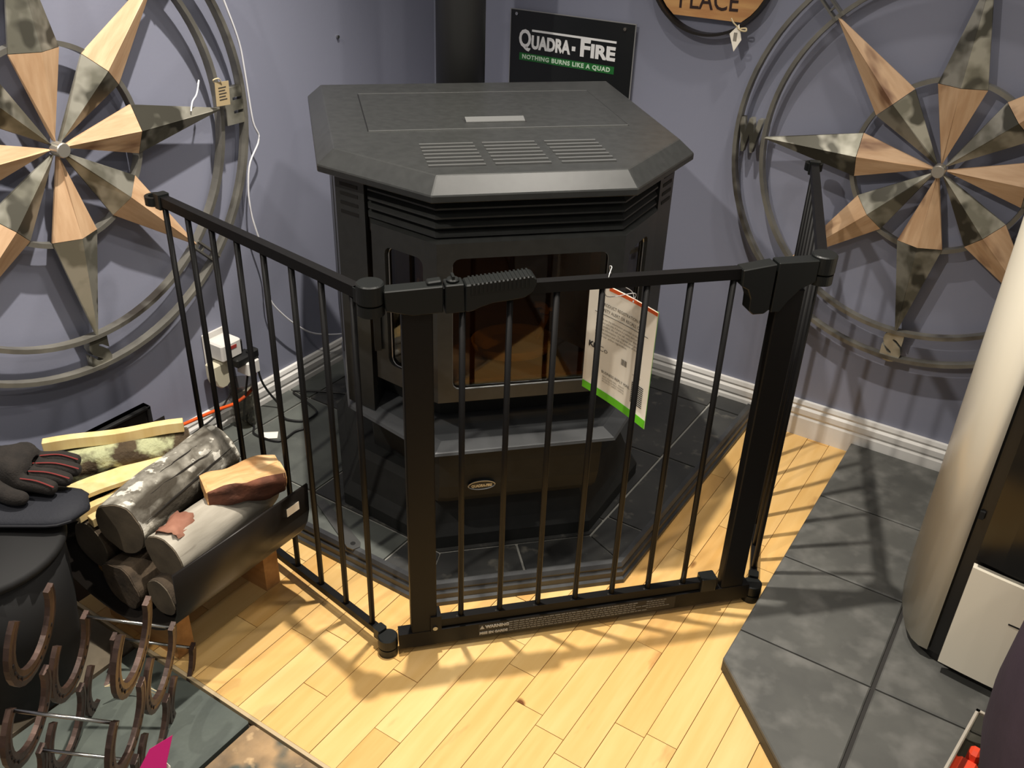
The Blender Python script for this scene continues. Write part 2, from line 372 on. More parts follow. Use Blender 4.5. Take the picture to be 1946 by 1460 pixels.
# pedestal body
MB().loft([octo(.235, .262, .055, .222, .132, .11), octo(.235, .262, .055, .222, .132, Z(.34))]).build('pedestal', black2, st)
# curved ash door on the pedestal
def arcz(n=8):
    return [(.262+.065*math.sin(PI*k/n*.5)**.8 if k < n else .327, 0) for k in range(n+1)]
rings = []
for z, fr in ((.172, .268), (.180, .300), (.205, .322), (.24, .334), (.29, .338), (.325, .338)):
    rings.append([(-.205, -.20, Z(z)), (-.158, -fr, Z(z)), (-.14, -fr-.004, Z(z)), (.14, -fr-.004, Z(z)), (.158, -fr, Z(z)), (.205, -.20, Z(z))])
MB().loft(rings).build('ash_door', black2, st, smooth=False)
bd = MB()
bd.loft([[(.026*math.cos(t), -.332-.004, Z(.2425)+.0098*math.sin(t)) for t in [2*PI*k/28 for k in range(28)]], [(.026*math.cos(t), -.344, Z(.2425)+.0098*math.sin(t)) for t in [2*PI*k/28 for k in range(28)]]])
badge = bd.build('oval_badge', signblack, st, loc=(-.078, 0, 0))
rg = MB().tube([(.026*math.cos(t), -.345, Z(.2425)+.0098*math.sin(t)) for t in [2*PI*k/36 for k in range(37)]], .0011, 5).build('badge_rim', slotm, badge)
text('badge_lettering', 'QUADRA-FIRE', .0085, slotm, badge, (0, -.3448, Z(.2387)), (1, 0, 0), (0, 0, 1), offset=.0004, align='CENTER', width=.040)
# ledge
MB().loft([octo(.10, .285, .165, .338, .150, Z(.325)), octo(.10, .315, .175, .372, .172, Z(.337)), octo(.10, .312, .175, .370, .170, Z(.342)), octo(.10, .290, .165, .345, .155, Z(.353))]).build('ash_ledge', ledgem, st)
MB().loft([octo(.25, .290, .09, .262, .145, Z(.358)), octo(.25, .298, .12, .300, .150, Z(.43))]).build('throat_panel', black2, st)
# main body: back box and the angled facets with side posts
core = MB()
core.loft([octo(.30, .312, -.05, .05, .20, Z(.33)), octo(.30, .312, -.05, .05, .20, Z(.812))])
core.build('back_housing', black, st)
def facet(x):      # y (front negative) of the angled facet at |x|
    return -(.165+(.312-abs(x))*(.335-.165)/(.312-.160))
for s in (-1, 1):
    m = MB()
    pr = [(s*.312, -.04), (s*.312, -.165), (s*.266, facet(.266)), (s*.256, facet(.266)+.02), (s*.20, -.04)]
    m.prism(pr if s < 0 else pr[::-1], Z(.35), Z(.812)); sp = m.build('side_post', black, st)
    m = MB()
    for k in range(4):
        z = Z(.790-.0165*k); xa, xb = s*.304, s*.276; d = Vector((xb-xa, facet(xb)-facet(xa))).normalized(); nn = Vector((d.y, -d.x))*(-1 if s > 0 else 1)
        if nn.y > 0: nn = -nn
        a = Vector((xa, facet(xa)))+nn*.0008; b_ = Vector((xb, facet(xb)))+nn*.0008
        m.add([(a.x, a.y, z-.003), (b_.x, b_.y, z-.003), (b_.x, b_.y, z+.003), (a.x, a.y, z+.003), (a.x-nn.x*.003, a.y-nn.y*.003, z-.003), (b_.x-nn.x*.003, b_.y-nn.y*.003, z-.003), (b_.x-nn.x*.003, b_.y-nn.y*.003, z+.003), (a.x-nn.x*.003, a.y-nn.y*.003, z+.003)],
              [(0, 1, 2, 3), (4, 7, 6, 5), (0, 4, 5, 1), (1, 5, 6, 2), (2, 6, 7, 3), (3, 7, 4, 0)])
    m.build('vent_slot', dark, sp)
# grille recess and louvers
MB().prism([(-.262, -.05), (-.262, -.17), (-.150, -.285), (.150, -.285), (.262, -.17), (.262, -.05)], Z(.74), Z(.812)).build('grille_recess', dark, st)
for k in range(4):
    z = Z(.802-.0155*k); m = MB()
    o_ = lambda off, zz: [(-.260, facet(.26)-off+.002, zz), (-.160, -.335-off, zz), (.160, -.335-off, zz), (.260, facet(.26)-off+.002, zz)]
    a = o_(0.0, z-.011); b_ = o_(-.03, z); t_ = .003
    q = a+b_+[(p[0], p[1], p[2]+t_) for p in b_]+[(p[0], p[1], p[2]+t_) for p in a]
    fs = []
    for j in range(4):
        n0 = 4*j; n1 = 4*((j+1) % 4)
        for i_ in range(3): fs.append((n0+i_, n0+i_+1, n1+i_+1, n1+i_))
    fs += [(0, 4, 8, 12), (3, 15, 11, 7)]
    m.add(q, fs).build('louver', black, st)
# door: frame with three windows
door = empty('dd', '', ''); bpy.data.objects.remove(door)
DZ0, DZ1 = Z(.437), Z(.739)
def facet_frame(A, B, holes, thick, mb):
    """panel from A to B (2D points, x,y) between DZ0 and DZ1 with one rounded window (s0,s1,z0,z1)"""
    A, B = Vector(A), Vector(B); d = (B-A); L = d.length; d.normalize(); n = Vector((d.y, -d.x))
    s0, s1, z0, z1 = holes; rr = .014; ins = []
    for cx, cz, a0 in ((s1-rr, z1-rr, 0), (s0+rr, z1-rr, 90), (s0+rr, z0+rr, 180), (s1-rr, z0+rr, 270)):
        for k in range(4):
            t = math.radians(a0+30*k); ins.append((cx+rr*math.cos(t), cz+rr*math.sin(t)))
    out = []
    for (x_, z_), (cx) in zip(ins, range(16)):
        q = cx//4
        out.append(((L, L, 0, 0)[0:1] and ((L if q in (0, 3) else 0), (DZ1 if q in (0, 1) else DZ0))))
    P = lambda s_, z_, off: (A.x+d.x*s_+n.x*off, A.y+d.y*s_+n.y*off, z_)
    F = 0.0; Bk = -thick; N = 16
    vs = [P(*q, F) for q in out]+[P(*q, F) for q in ins]+[P(q[0]+0, q[1], Bk) for q in ins]+[P(*q, Bk) for q in out]
    fs = []
    for i_ in range(N):
        j = (i_+1) % N
        if out[i_] == out[j]: fs.append((i_, N+j, N+i_)); fs.append((3*N+i_, 2*N+i_, 2*N+j))
        else: fs.append((i_, j, N+j, N+i_)); fs.append((3*N+i_, 2*N+i_, 2*N+j, 3*N+j)); fs.append((i_, 3*N+i_, 3*N+j, j))
        fs.append((N+i_, N+j, 2*N+j, 2*N+i_))
    mb.add(vs, fs); return [P(q[0], q[1], -.008) for q in ins], [P(q[0], q[1], -.0115) for q in ins]
FY = -.350
cL, cFL, cFR, cR = (-.258, facet(.258)-.012), (-.161, FY), (.161, FY), (.258, facet(.258)-.012)
doorb = MB(); panes = []
panes.append(facet_frame(cL, cFL, (.030, .118, Z(.475), Z(.705)), .022, doorb))
panes.append(facet_frame(cFL, cFR, (.026, .296, Z(.462), Z(.712)), .022, doorb))
panes.append(facet_frame(cFR, cR, (.024, .112, Z(.475), Z(.705)), .022, doorb))
# bevelled crown of the door
cr_ = lambda off, z: [(cL[0], cL[1]-off*.7, z), (cFL[0]-off*.4, FY-off, z), (cFR[0]+off*.4, FY-off, z), (cR[0], cR[1]-off*.7, z)]
q = cr_(.0, DZ1)+cr_(-.04, DZ1+.004)+cr_(-.04, DZ1-.02)+cr_(-.022, DZ1-.02)
fs = []
for j in range(4):
    for i_ in range(3): fs.append((4*j+i_, 4*j+i_+1, 4*((j+1) % 4)+i_+1, 4*((j+1) % 4)+i_))
doorb.add(q, fs+[(0, 4, 8, 12), (3, 15, 11, 7)])
dr = doorb.build('stove_door', black, st)
for outp, inp in panes:
    n = len(outp)
    MB().add(outp+inp, [tuple(range(n)), tuple(range(2*n-1, n-1, -1))]+[(i_, (i_+1) % n, n+(i_+1) % n, n+i_) for i_ in range(n)]).build('glass_pane', glassm, dr)
    MB().tube([Vector(a)*.5+Vector(b_)*.5 + Vector((0, -.006, 0)) for a, b_ in zip(outp+outp[:1], inp+inp[:1])], .0012, 5).build('glass_trim', slotm, dr)
hn = MB().box((-.262, facet(.26)-.03, Z(.50)), (-.25, facet(.26)-.012, Z(.575))).build('door_latch', black2, st)
# firebox seen through the glass
fb = MB().box((-.15, -.12, Z(.44)), (.15, -.105, Z(.72))).box((-.16, -.30, Z(.44)), (.16, -.105, Z(.452)))
fb.box((-.17, -.20, Z(.44)), (-.15, -.105, Z(.72))).box((.15, -.20, Z(.44)), (.17, -.105, Z(.72))).build('firebox_lining', firewall, st)
dish = MB(); prof = [(.0, .0), (.060, .002), (.072, .012), (.076, .016), (.080, .016), (.074, -.002), (.0, -.004)]
dish.loft([[(rr*math.cos(2*PI*k/32), -.225+rr*.8*math.sin(2*PI*k/32), Z(.476)+z) for k in range(32)] for rr, z in prof if rr > 0], cap=True)
dish.build('burn_pot', ashm, st, smooth=True)
MB().tube(smooth_path([(.045, -.225, Z(.49)), (.062, -.225, Z(.53)), (.058, -.225, Z(.556)), (.04, -.225, Z(.56))]), .006, 8).tube([(.05, -.225, Z(.545)), (.085, -.225, Z(.55))], .004, 8).build('igniter_arm', ashm, st)
# top plate with bevelled rim
TZ = Z(.850)
top = MB()
flat = [(-.317, .306), (-.310, -.172), (-.158, -.338), (.158, -.338), (.310, -.172), (.317, .306)]
low = [(-.346, .318), (-.340, -.178), (-.170, -.362), (.170, -.362), (.340, -.178), (.346, .318)]
top.loft([[(*p, Z(.812)) for p in low], [(*p, Z(.824)) for p in low], [(*p, TZ) for p in flat]])
tp = top.build('top_plate', black, st, bevel=.0015)
# hopper lid: outline groove as dark recessed frame + panel
LY0, LY1 = -.074, .212
MB().box((-.246, LY0, TZ-.002), (.246, LY1, TZ+.0004)).build('lid_gap', mat('lid_gap_line', '0b0b0b', .5), st)
lid = MB().box((-.244, LY0+.002, TZ-.001), (.244, LY1-.002, TZ+.0012)).build('hopper_lid', black, st)
MB().box((-.244, LY0-.0004, TZ+.0003), (.244, LY0+.0012, TZ+.0016)).box((-.244, LY1-.001, TZ+.0003), (.244, LY1+.0005, TZ+.0016)).build('lid_edge', slotm, lid)
MB().box((-.063, LY0+.04, TZ+.0013), (.056, LY0+.072, TZ+.0016)).build('handle_recess', dark, lid)
MB().add([(-.060, LY0+.041, TZ+.0014), (.053, LY0+.041, TZ+.0014), (.053, LY0+.058, TZ+.0065), (-.060, LY0+.058, TZ+.0065), (-.060, LY0+.041, TZ+.003), (.053, LY0+.041, TZ+.003), (.053, LY0+.058, TZ+.0080), (-.060, LY0+.058, TZ+.0080)],
         [(0, 3, 2, 1), (4, 5, 6, 7), (0, 1, 5, 4), (1, 2, 6, 5), (2, 3, 7, 6), (3, 0, 4, 7)]).build('lid_handle', slotm, lid)
for gx_ in (-.118, -.008, .104):
    for k in range(7):
        y = -.170-.0205*k
        sl_ = MB().box((gx_-.047, y-.003, TZ+.0001), (gx_+.047, y+.003, TZ+.0006)).build('vent_slot', dark, tp)
        MB().box((gx_-.047, y-.0005, TZ+.0002), (gx_+.047, y+.0032, TZ+.0022)).build('slot_lip', slotm, sl_)
# stove pipe
pp = empty('stove_pipe', 'black round flue pipe rising behind the stove in the corner', 'pipe', (.340, -.348, .05))
MB().cyl((0, 0), .056, 0, 2.35, 40).build('pipe_section', pipem, pp, smooth=True)
MB().cyl((0, 0), .0575, .70, .72, 40).build('pipe_collar', pipem, pp, smooth=True)

# ------------------------------------------------------------------ hearth gate
HL, HR = Vector((.790, -1.195, 0)), Vector((1.297, -.668, 0))
gate = empty('hearth_gate', 'black metal safety gate with swing door fencing off the stove', 'gate', (0, 0, 0))
def frame_mat(A, B):
    d = (B-A).normalized(); return math.atan2(d.y, d.x), (B-A).length
def cap(parent, loc, z0, z1, rad=.0205):
    h = MB().cyl((0, 0), rad, z0, z1, 32, ch=.002).cyl((0, 0), rad*.97, z0-.018, z0-.0015, 32).build('hinge_cap', plastic, parent, smooth=False, loc=loc)
    return h
RL = Vector((.196, -1.102, 0))
def side_panel(A, B, nb, first, last, ringend):
    ang, L = frame_mat(A, B); p = bpy.data.objects.new('side_panel', None); COL.objects.link(p); p.parent = gate; p.location = A; p.rotation_euler = (0, 0, ang); p.empty_display_size = .05
    MB().box((.022, -.008, .716), (L-.012, .008, .734), ch=.0015).build('top_rail', gatem, p)
    MB().box((.022, -.007, .030), (L-.012, .007, .045), ch=.0015).build('bottom_rail', gatem, p)
    for k in range(nb):
        x_ = first+(last-first)*k/(nb-1)
        MB().cyl((0, 0), .0052, .044, .717, 12).build('bar', gatem, p, smooth=True, loc=(x_, 0, 0))
    for z in (.712, .026):
        n = 20; ro, ri = .019, .012
        m = MB(); m.loft([[(rr*math.cos(2*PI*k/n), rr*math.sin(2*PI*k/n), zz) for k in range(n)] for rr, zz in ((ri, z), (ro, z), (ro, z+.016), (ri, z+.016), (ri, z))], cap=False)
        m.box((.014, -.011, z-.002), (.034, .011, z+.026), ch=.002)
        m.build('end_ring', plastic, p)
        MB().box((L-.030, -.010, z-.001), (L-.012, .010, z+.022), ch=.002).build('end_clip', plastic, p)
    return p
angL, LL = frame_mat(RL, HL)
side_panel(RL, HL, 8, .031, LL-.042, 0)
TE = Vector((1.110, -.100, 0))
angR, LR = frame_mat(HR, TE)
# third panel runs from hinge R to the wall; ring at far end -> build from far end
side_panel(TE, HR, 8, .031, LR-.042, 0)
for A in (HL, HR):
    cap(gate, A, .716, .748, .0210); cap(gate, A, .018, .042, .0185)
# door section
ang, L = frame_mat(HL, HR)
dg_ = bpy.data.objects.new('door_section', None); COL.objects.link(dg_); dg_.parent = gate; dg_.location = HL; dg_.rotation_euler = (0, 0, ang); dg_.empty_display_size = .05
MB().box((.043, -.012, .014), (.090, .010, .706), ch=.002).build('frame_post', gatem, dg_)
MB().box((.655, -.012, .014), (.702, .010, .690), ch=.002).build('frame_post', gatem, dg_)
MB().box((.020, -.013, .016), (.716, .011, .050)).build('threshold_bar', gatem, dg_)
MB().box((.098, -.009, .054), (.648, .007, .071)).build('door_bottom_rail', gatem, dg_)
MB().box((.098, -.009, .716), (.648, .007, .734)).build('door_top_rail', gatem, dg_)
for k in range(7):
    x_ = .136+.0733*k
    MB().cyl((0, 0), .0052, .070, .717, 12).build('bar', gatem, dg_, smooth=True, loc=(x_, -.002, 0))
    MB().cyl((0, 0), .0018, .0705, .0722, 8).build('rivet', chrome, dg_, loc=(x_-.008, -.006, 0))
MB().xz([(.018, .738), (.105, .741), (.105, .698), (.060, .696), (.020, .706)], -.016, .010).build('hinge_arm', plastic, dg_, bevel=.0015)
MB().xz([(.082, .738), (.104, .739), (.104, .748), (.082, .746)], -.010, .006).build('latch_button', plastic, dg_, bevel=.002)
MB().xz([(.108, .742), (.136, .743), (.138, .697), (.108, .696)], -.017, .010).build('latch_block', plastic, dg_, bevel=.0015)
MB().cyl((0, 0), .010, .742, .748, 20, ch=.002).box((-.002, -.008, .747), (.002, .008, .753)).build('latch_dial', plastic, dg_, loc=(.121, -.003, 0))
hd = MB().xz([(.138, .741), (.240, .749), (.246, .744), (.246, .733), (.240, .722), (.228, .714), (.205, .711), (.180, .709), (.160, .703), (.150, .698), (.138, .697)], -.018, .012).build('latch_handle', plastic, dg_, bevel=.002)
for k in range(15):
    x_ = .146+.0063*k; zt = .741+(x_-.138)*.08
    MB().box((x_, -.0190, zt-.016), (x_+.003, .0128, zt+.0010)).build('grip_rib', plastic, hd)
MB().xz([(.583, .735), (.640, .742), (.640, .662), (.632, .655), (.612, .655), (.604, .662), (.603, .684), (.596, .700), (.585, .706)], -.017, .010).build('strike_bracket', plastic, dg_, bevel=.0015)
MB().xz([(.644, .743), (.715, .743), (.715, .705), (.690, .694), (.670, .672), (.660, .656), (.644, .656)], -.016, .010).build('hinge_bracket', plastic, dg_, bevel=.0015)
MB().box((.610, -.016, .050), (.642, .010, .082), ch=.002).build('stop_block', plastic, dg_, bevel=.001)
MB().box((.078, -.015, .048), (.098, .012, .085)).build('pivot_bracket', gatem, dg_)
sc = MB(); sc.loft([[(.086+.0045*math.cos(t), y_, .058+.0045*math.sin(t)) for t in [2*PI*k/16 for k in range(16)]] for y_ in (-.0152, -.0172)]); sc.build('screw', chrome, dg_)
# printed warning strip on threshold
wl = MB().box((.168, -.0134, .019), (.560, -.0130, .048)).build('warning_label', mat('label_black', '121212', .6), dg_)
labelink = mat('label_ink', 'a9a69e', .8)
text('warning_heading', 'WARNING', .0092, labelink, wl, (.181, -.0138, .0375), (1, 0, 0), (0, 0, 1), offset=.0005)
text('warning_heading', 'MISE EN GARDE', .0076, labelink, wl, (.1695, -.0138, .0235), (1, 0, 0), (0, 0, 1), offset=.0004)
MB().xz([(.170, .0365), (.179, .0365), (.1745, .045)], -.0140, -.0135).build('warning_triangle', labelink, wl)
m = MB()
for row in range(5):
    x_ = .226; end = .478 if row in (0, 1, 3) else .495
    while x_ < end:
        wd = random.uniform(.003, .011); m.box((x_, -.0138, .0438-.0052*row), (x_+wd, -.0134, .0456-.0052*row)); x_ += wd+.0018
for row in range(4):
    x_ = .500
    while x_ < .535+.01*(row == 3): 
        wd = random.uniform(.003, .008); m.box((x_, -.0138, .0440-.0052*row), (x_+wd, -.0134, .0455-.0052*row)); x_ += wd+.0014
m.build('fine_print', mat('fine_ink', '77746c', .8), wl)

# ------------------------------------------------------------------ registration tag hanging on gate
TLp, TRp = Vector((.993, -.902, .713)), Vector((1.108, -.876, .683))
tg = empty('registration_tag', 'white card tag with orange top and lime green bottom hanging on the gate', 'tag', (0, 0, 0))
TX = Vector((1.092-.985, -.900+.880, 0)); 
# card plane: from left top (behind) to right top; bowed
P0, P1 = Vector((.972, -.868, .700)), Vector((1.095, -.864, .690))
P0, P1 = Vector((.985, -.880, .700)), Vector((1.128, -.915, .690))
P1 = Vector((1.099, -.853, .655)); P0 = Vector((.995, -.898, .704))
dx = (P1-P0); W = dx.length; dx.normalize(); dz = Vector((0, 0, 1)); ny = dx.cross(dz).normalized(); dzv = ny.cross(dx).normalized()
dz = -(-dz); H = .200
def cardp(s, t, off=0):    # s 0..1 left-right, t 0..1 top-bottom
    bow = .010*math.sin(PI*t)*(s-.25)+.006*math.sin(PI*s)
    return P0+dx*(W*s)-Vector((0, 0, 1))*((H+.024*s)*t)+ny*(off-bow)
def cardgrid(s0, s1, t0, t1, off, thick, name, m, parent, ns=8, nt=10):
    mb = MB(); vs = []
    for o_ in (off, off+thick):
        for j in range(nt+1):
            for i_ in range(ns+1): vs.append(cardp(s0+(s1-s0)*i_/ns, t0+(t1-t0)*j/nt, o_))
    N = (ns+1)*(nt+1); fs = []
    for j in range(nt):
        for i_ in range(ns):
            a = j*(ns+1)+i_; fs += [(a, a+1, a+ns+2, a+ns+1), (N+a, N+a+ns+1, N+a+ns+2, N+a+1)]
    for i_ in range(ns):
        fs += [(i_, N+i_, N+i_+1, i_+1), (nt*(ns+1)+i_, nt*(ns+1)+i_+1, N+nt*(ns+1)+i_+1, N+nt*(ns+1)+i_)]
    for j in range(nt):
        a = j*(ns+1); b_ = a+ns; fs += [(a, a+ns+1, N+a+ns+1, N+a), (b_, N+b_, N+b_+ns+1, b_+ns+1)]
    return mb.add(vs, fs).build(name, m, parent)
card = cardgrid(0, 1, 0, 1, -.0012, .0008, 'card', paper, tg)
cardgrid(0.004, 1.006, .003, 1.006, -.0050, .0008, 'back_card', paper, tg)
cardgrid(.975, 1.012, .003, 1.01, -.0056, .0012, 'lime_edge', lime, tg, 1, 10)
FR = .0000
cardgrid(.28, 1, 0, .03, 0, .0004, 'orange_band', orangep, tg, 6, 1)
cardgrid(0, 1, .93, 1, 0, .0004, 'lime_band', lime, tg, 8, 1)
def ctext(body, size, s, t, m, wd=None, off=0, name='printed_line', shear=0):
    cu = bpy.data.curves.new(name, 'FONT'); cu.body = body; cu.size = size; cu.offset = off; cu.resolution_u = 2
    o = bpy.data.objects.new(name, cu); COL.objects.link(o); dg = bpy.context.evaluated_depsgraph_get(); me = bpy.data.meshes.new_from_object(o.evaluated_get(dg)); bpy.data.objects.remove(o)
    xs_ = [v.co.x for v in me.vertices]; k = (wd*W/(max(xs_)-min(xs_))) if wd else 1
    for v in me.vertices:
        p_ = cardp(s+v.co.x*k/W, t-v.co.y/H, .0008); v.co = p_
    me.materials.clear(); me.materials.append(m); o = bpy.data.objects.new(name, me); COL.objects.link(o); o.parent = card; return o
ctext('PRODUCT REGISTRATION FOR', .0078, .20, .175, ink, .62)
ctext('SAFETY ALERT OR RECALL ONLY', .0078, .17, .225, ink, .68)
for i_, l_ in enumerate(('We will use the information provided on this card', 'to contact you only if there is a safety alert or recall', 'for this product. We will not sell, rent, or share your', 'personal information. To register your product,', 'please complete and mail the bottom of this card', 'or visit our online registration.')):
    ctext(l_, .0052, .13, .30+.030*i_, mat('soft_ink', '6a645c', .8), .70 if i_ < 5 else .48)
ctext('Kid', .013, .05, .575, ink, .14, .0006); ctext('Co', .013, .20, .578, mat('soft_ink', '6a645c', .8), .13)
ctext('BUSINESS REPLY MAIL', .0065, .27, .765, ink, .44)
ctext('NO POSTAGE', .0040, .73, .63, greyink, .13, 0)
for i_ in range(3): ctext(('FIRST-CLASS MAIL   PERMIT', 'POSTAGE WILL BE PAID BY ADDRESSEE', 'PRODUCT SAFETY OFFICE')[i_], .0042, .29, .80+.022*i_, greyink, .34)
for i_ in range(11): cardgrid(.74, .92, .685+.0165*i_, .685+.0165*i_+.007, .0001, .0005, 'postal_bar', ink, card, 2, 1)
for i_ in range(5): cardgrid(.55+.018*i_, .556+.018*i_+.003*(i_ % 2), .55, .60, .0001, .0005, 'code_bar', ink, card, 1, 1)
cardgrid(.10, .90, .248, .251, .0001, .0005, 'rule_line', ink, card, 6, 1)
sp_ = cardp(.62, .0)
MB().tube(smooth_path([sp_+Vector((0, 0, -.006)), sp_+Vector((.004, -.004, .012)), (1.044, -.935, .70), (1.046, -.938, .735), (1.040, -.918, .742), (1.030, -.905, .735), (1.036, -.895, .71), sp_+Vector((-.003, 0, .012)), sp_+Vector((.002, 0, -.006))]), .0007, 6).build('clear_string', mat('clear_string', 'b9b9b9', .3), tg)

# ------------------------------------------------------------------ compass wall art
def compass(name, label, loc, rotz, letters, spin=0):
    root = empty(name, label, 'wall decor', loc, rotz, 'wood and metal compass roses on the walls')
    # local: x right on the wall, z up, -y towards the room
    RO, RI, RS = .449, .3830, .1804
    def ring(rad, wid, dep, name, y0):
        m = MB(); n = 96
        m.loft([[((rad+a)*math.cos(2*PI*k/n), y_, (rad+a)*math.sin(2*PI*k/n)) for k in range(n)] for a, y_ in ((-wid/2, y0), (wid/2, y0), (wid/2, y0-dep), (-wid/2, y0-dep), (-wid/2, y0))], cap=False)
        return m.build(name, ringm, root)
    ring(RO, .009, .020, 'outer_ring', -.022); ring(RI, .009, .020, 'inner_ring', -.022); ring(RS, .009, .018, 'hub_ring', -.020)
    RK = .168
    for k in range(8):
        a = math.radians(90-45*k)+spin; card_ = k % 2 == 0
        hwid = .047 if card_ else .045
        inner, outer = (compwood, zinc) if card_ else (zinc, compwood)
        # local spoke frame: X along spoke, Y across, Z = out of wall
        def kite(x0, h0, r0, x1, h1, r1, base):
            vs = [(x0, -h0, base), (x0, h0, base), (x0, 0, r0), (x1, -h1, base), (x1, h1, base), (x1, 0, r1)]
            vs += [(x0, -h0, base-.004), (x0, h0, base-.004), (x1, -h1, base-.004), (x1, h1, base-.004)]
            return MB().add(vs, [(0, 3, 5, 2), (2, 5, 4, 1), (0, 2, 1, 7, 6), (3, 8, 9, 4, 5), (0, 6, 8, 3), (1, 4, 9, 7), (6, 7, 9, 8)])
        R = Matrix(((math.cos(a), -math.sin(a), 0), (0, 0, -1), (math.sin(a), math.cos(a), 0)))
        # columns: X->(cos,0,sin), Y->(-sin,0,cos), Z->(0,-1,0)
        rot = R.to_euler()
        o1_ = kite(.014, .002, .045, RK, hwid, .062, .040).build('inner_spoke', inner, root, rot=rot)
        o2_ = kite(RK+.001, hwid, .062, .382, .0015, .042, .040).build('outer_spoke', outer, root, rot=rot)
        if not card_:
            m = MB(); m.box((RI-.004, -.010, .028), (RO+.004, -.006, .044)).box((RI-.004, .006, .028), (RO+.004, .010, .044)).box((.401, -.006, .030), (.405, .006, .042)).box((.435, -.006, .030), (.439, .006, .042))
            m.build('ring_bracket', ringm, root, rot=rot)
    m = MB(); m.loft([[(q*math.cos(2*PI*k/28), y_, q*math.sin(2*PI*k/28)) for k in range(28)] for q, y_ in ((.0135, -.04), (.0135, -.063), (.012, -.065))]); m.build('hub_knob', nickel, root)
    for ch, k in letters:
        a = math.radians(90-45*k)+spin; c = (.4185*math.cos(a), -.030, .4185*math.sin(a))
        sc_ = 1.0
        cu = bpy.data.curves.new('l', 'FONT'); cu.body = ch; cu.size = .094; cu.offset = .0065; cu.extrude = .009; cu.align_x = 'CENTER'; cu.resolution_u = 4
        t = bpy.data.objects.new('l', cu); COL.objects.link(t); dg = bpy.context.evaluated_depsgraph_get(); me = bpy.data.meshes.new_from_object(t.evaluated_get(dg)); bpy.data.objects.remove(t)
        me.transform(Matrix.Diagonal(({'W': .056, 'N': .052, 'E': .050, 'S': .046}[ch]/(max(v.co.x for v in me.vertices)-min(v.co.x for v in me.vertices)), 1, 1, 1))); me.transform(Matrix.Translation((0, -.033, 0))); me.transform(Matrix(((1, 0, 0, c[0]), (0, 0, -1, c[1]), (0, 1, 0, c[2]), (0, 0, 0, 1))))
        me.materials.clear(); me.materials.append(zinc); o = bpy.data.objects.new('compass_letter', me); COL.objects.link(o); o.parent = root
    return root
compass('compass_rose', 'wood and metal compass rose on the left wall beside the kraft tag', (0, -1.178, .803), PI/2, [('N', 0), ('E', 2), ('S', 4), ('W', 6)])
compass('compass_rose', 'wood and metal compass rose on the right wall behind the cream stove', (1.354, 0, .746), 0, [('N', 0), ('E', 2), ('S', 4), ('W', 6)])
# kraft price tag near the E
kt = empty('kraft_price_tag', 'small kraft paper tag tied to the left compass ring', 'tag', (.066, -.808, .840), PI/2)
MB().box((-.018, -.0005, -.024), (.018, .0005, .024)).build('tag_card', kraft, kt, rot=(0, .05, 0))
m = MB()
for i_ in range(5): m.box((-.010, -.0012, .012-.006*i_), (.010-.003*(i_ % 2), -.0008, .0135-.006*i_))
m.build('tag_writing', ink, kt)
MB().tube(smooth_path([(0, -.001, .02), (-.008, -.004, .032), (-.02, 0, .030), (-.012, .003, .022), (0, 0, .02)]), .0012, 5).build('tag_string', twine, kt)
tag(MB().tube(smooth_path([(.045, -.850, .862), (.045, -.846, .870), (.047, -.858, .845), (.048, -.872, .832), (.050, -.880, .815)]), .0016, 6).build('white_tie', cordw), 'short white tie dangling from the left compass ring', 'string')

# ------------------------------------------------------------------ wall signs
sg = empty('stove_brand_sign', 'black wall sign with white and green lettering above the stove', 'sign', (0, 0, 0))
MB().box((.260, -.016, .690), (.612, -.013, .945)).build('sign_board', signblack, sg)
m = MB(); m.box((.258, -.0158, .688), (.614, -.0132, .947)).build('sign_edge', mat('sign_edge', '8a8a8a', .5), sg)
yy = -.0166
text('brand_lettering', 'Q', .060, signwhite, sg, (.286, yy, .858), (1, 0, 0), (0, 0, 1), offset=.0016, width=.036)
text('brand_lettering', 'UADRA', .043, signwhite, sg, (.324, yy, .8575), (1, 0, 0), (0, 0, 1), offset=.0020, width=.115)
text('brand_lettering', '-', .05, signwhite, sg, (.444, yy, .860), (1, 0, 0), (0, 0, 1), offset=.003, width=.010)
text('brand_lettering', 'F', .056, signwhite, sg, (.465, yy, .8575), (1, 0, 0), (0, 0, 1), offset=.0020, width=.028)
text('brand_lettering', 'IRE', .043, signwhite, sg, (.496, yy, .8575), (1, 0, 0), (0, 0, 1), offset=.0020, width=.068)
MB().box((.325, yy-.0005, .8975), (.566, yy+.0004, .9025)).build('white_bar', signwhite, sg)
gs = MB().box((.289, yy-.0002, .825), (.565, yy+.0006, .843)).build('green_strip', signgreen, sg)
text('slogan_lettering', 'NOTHING BURNS LIKE A QUAD', .0145, lettergreen, gs, (.298, yy-.0006, .8295), (1, 0, 0), (0, 0, 1), offset=.0005, spacing=1.15, width=.256)
for x_, z_ in ((.278, .936), (.586, .933)):
    m = MB(); m.loft([[(x_+.004*math.cos(2*PI*k/14), y_, z_+.004*math.sin(2*PI*k/14)) for k in range(14)] for y_ in (-.0155, -.019)]); m.build('sign_screw', chrome, sg)
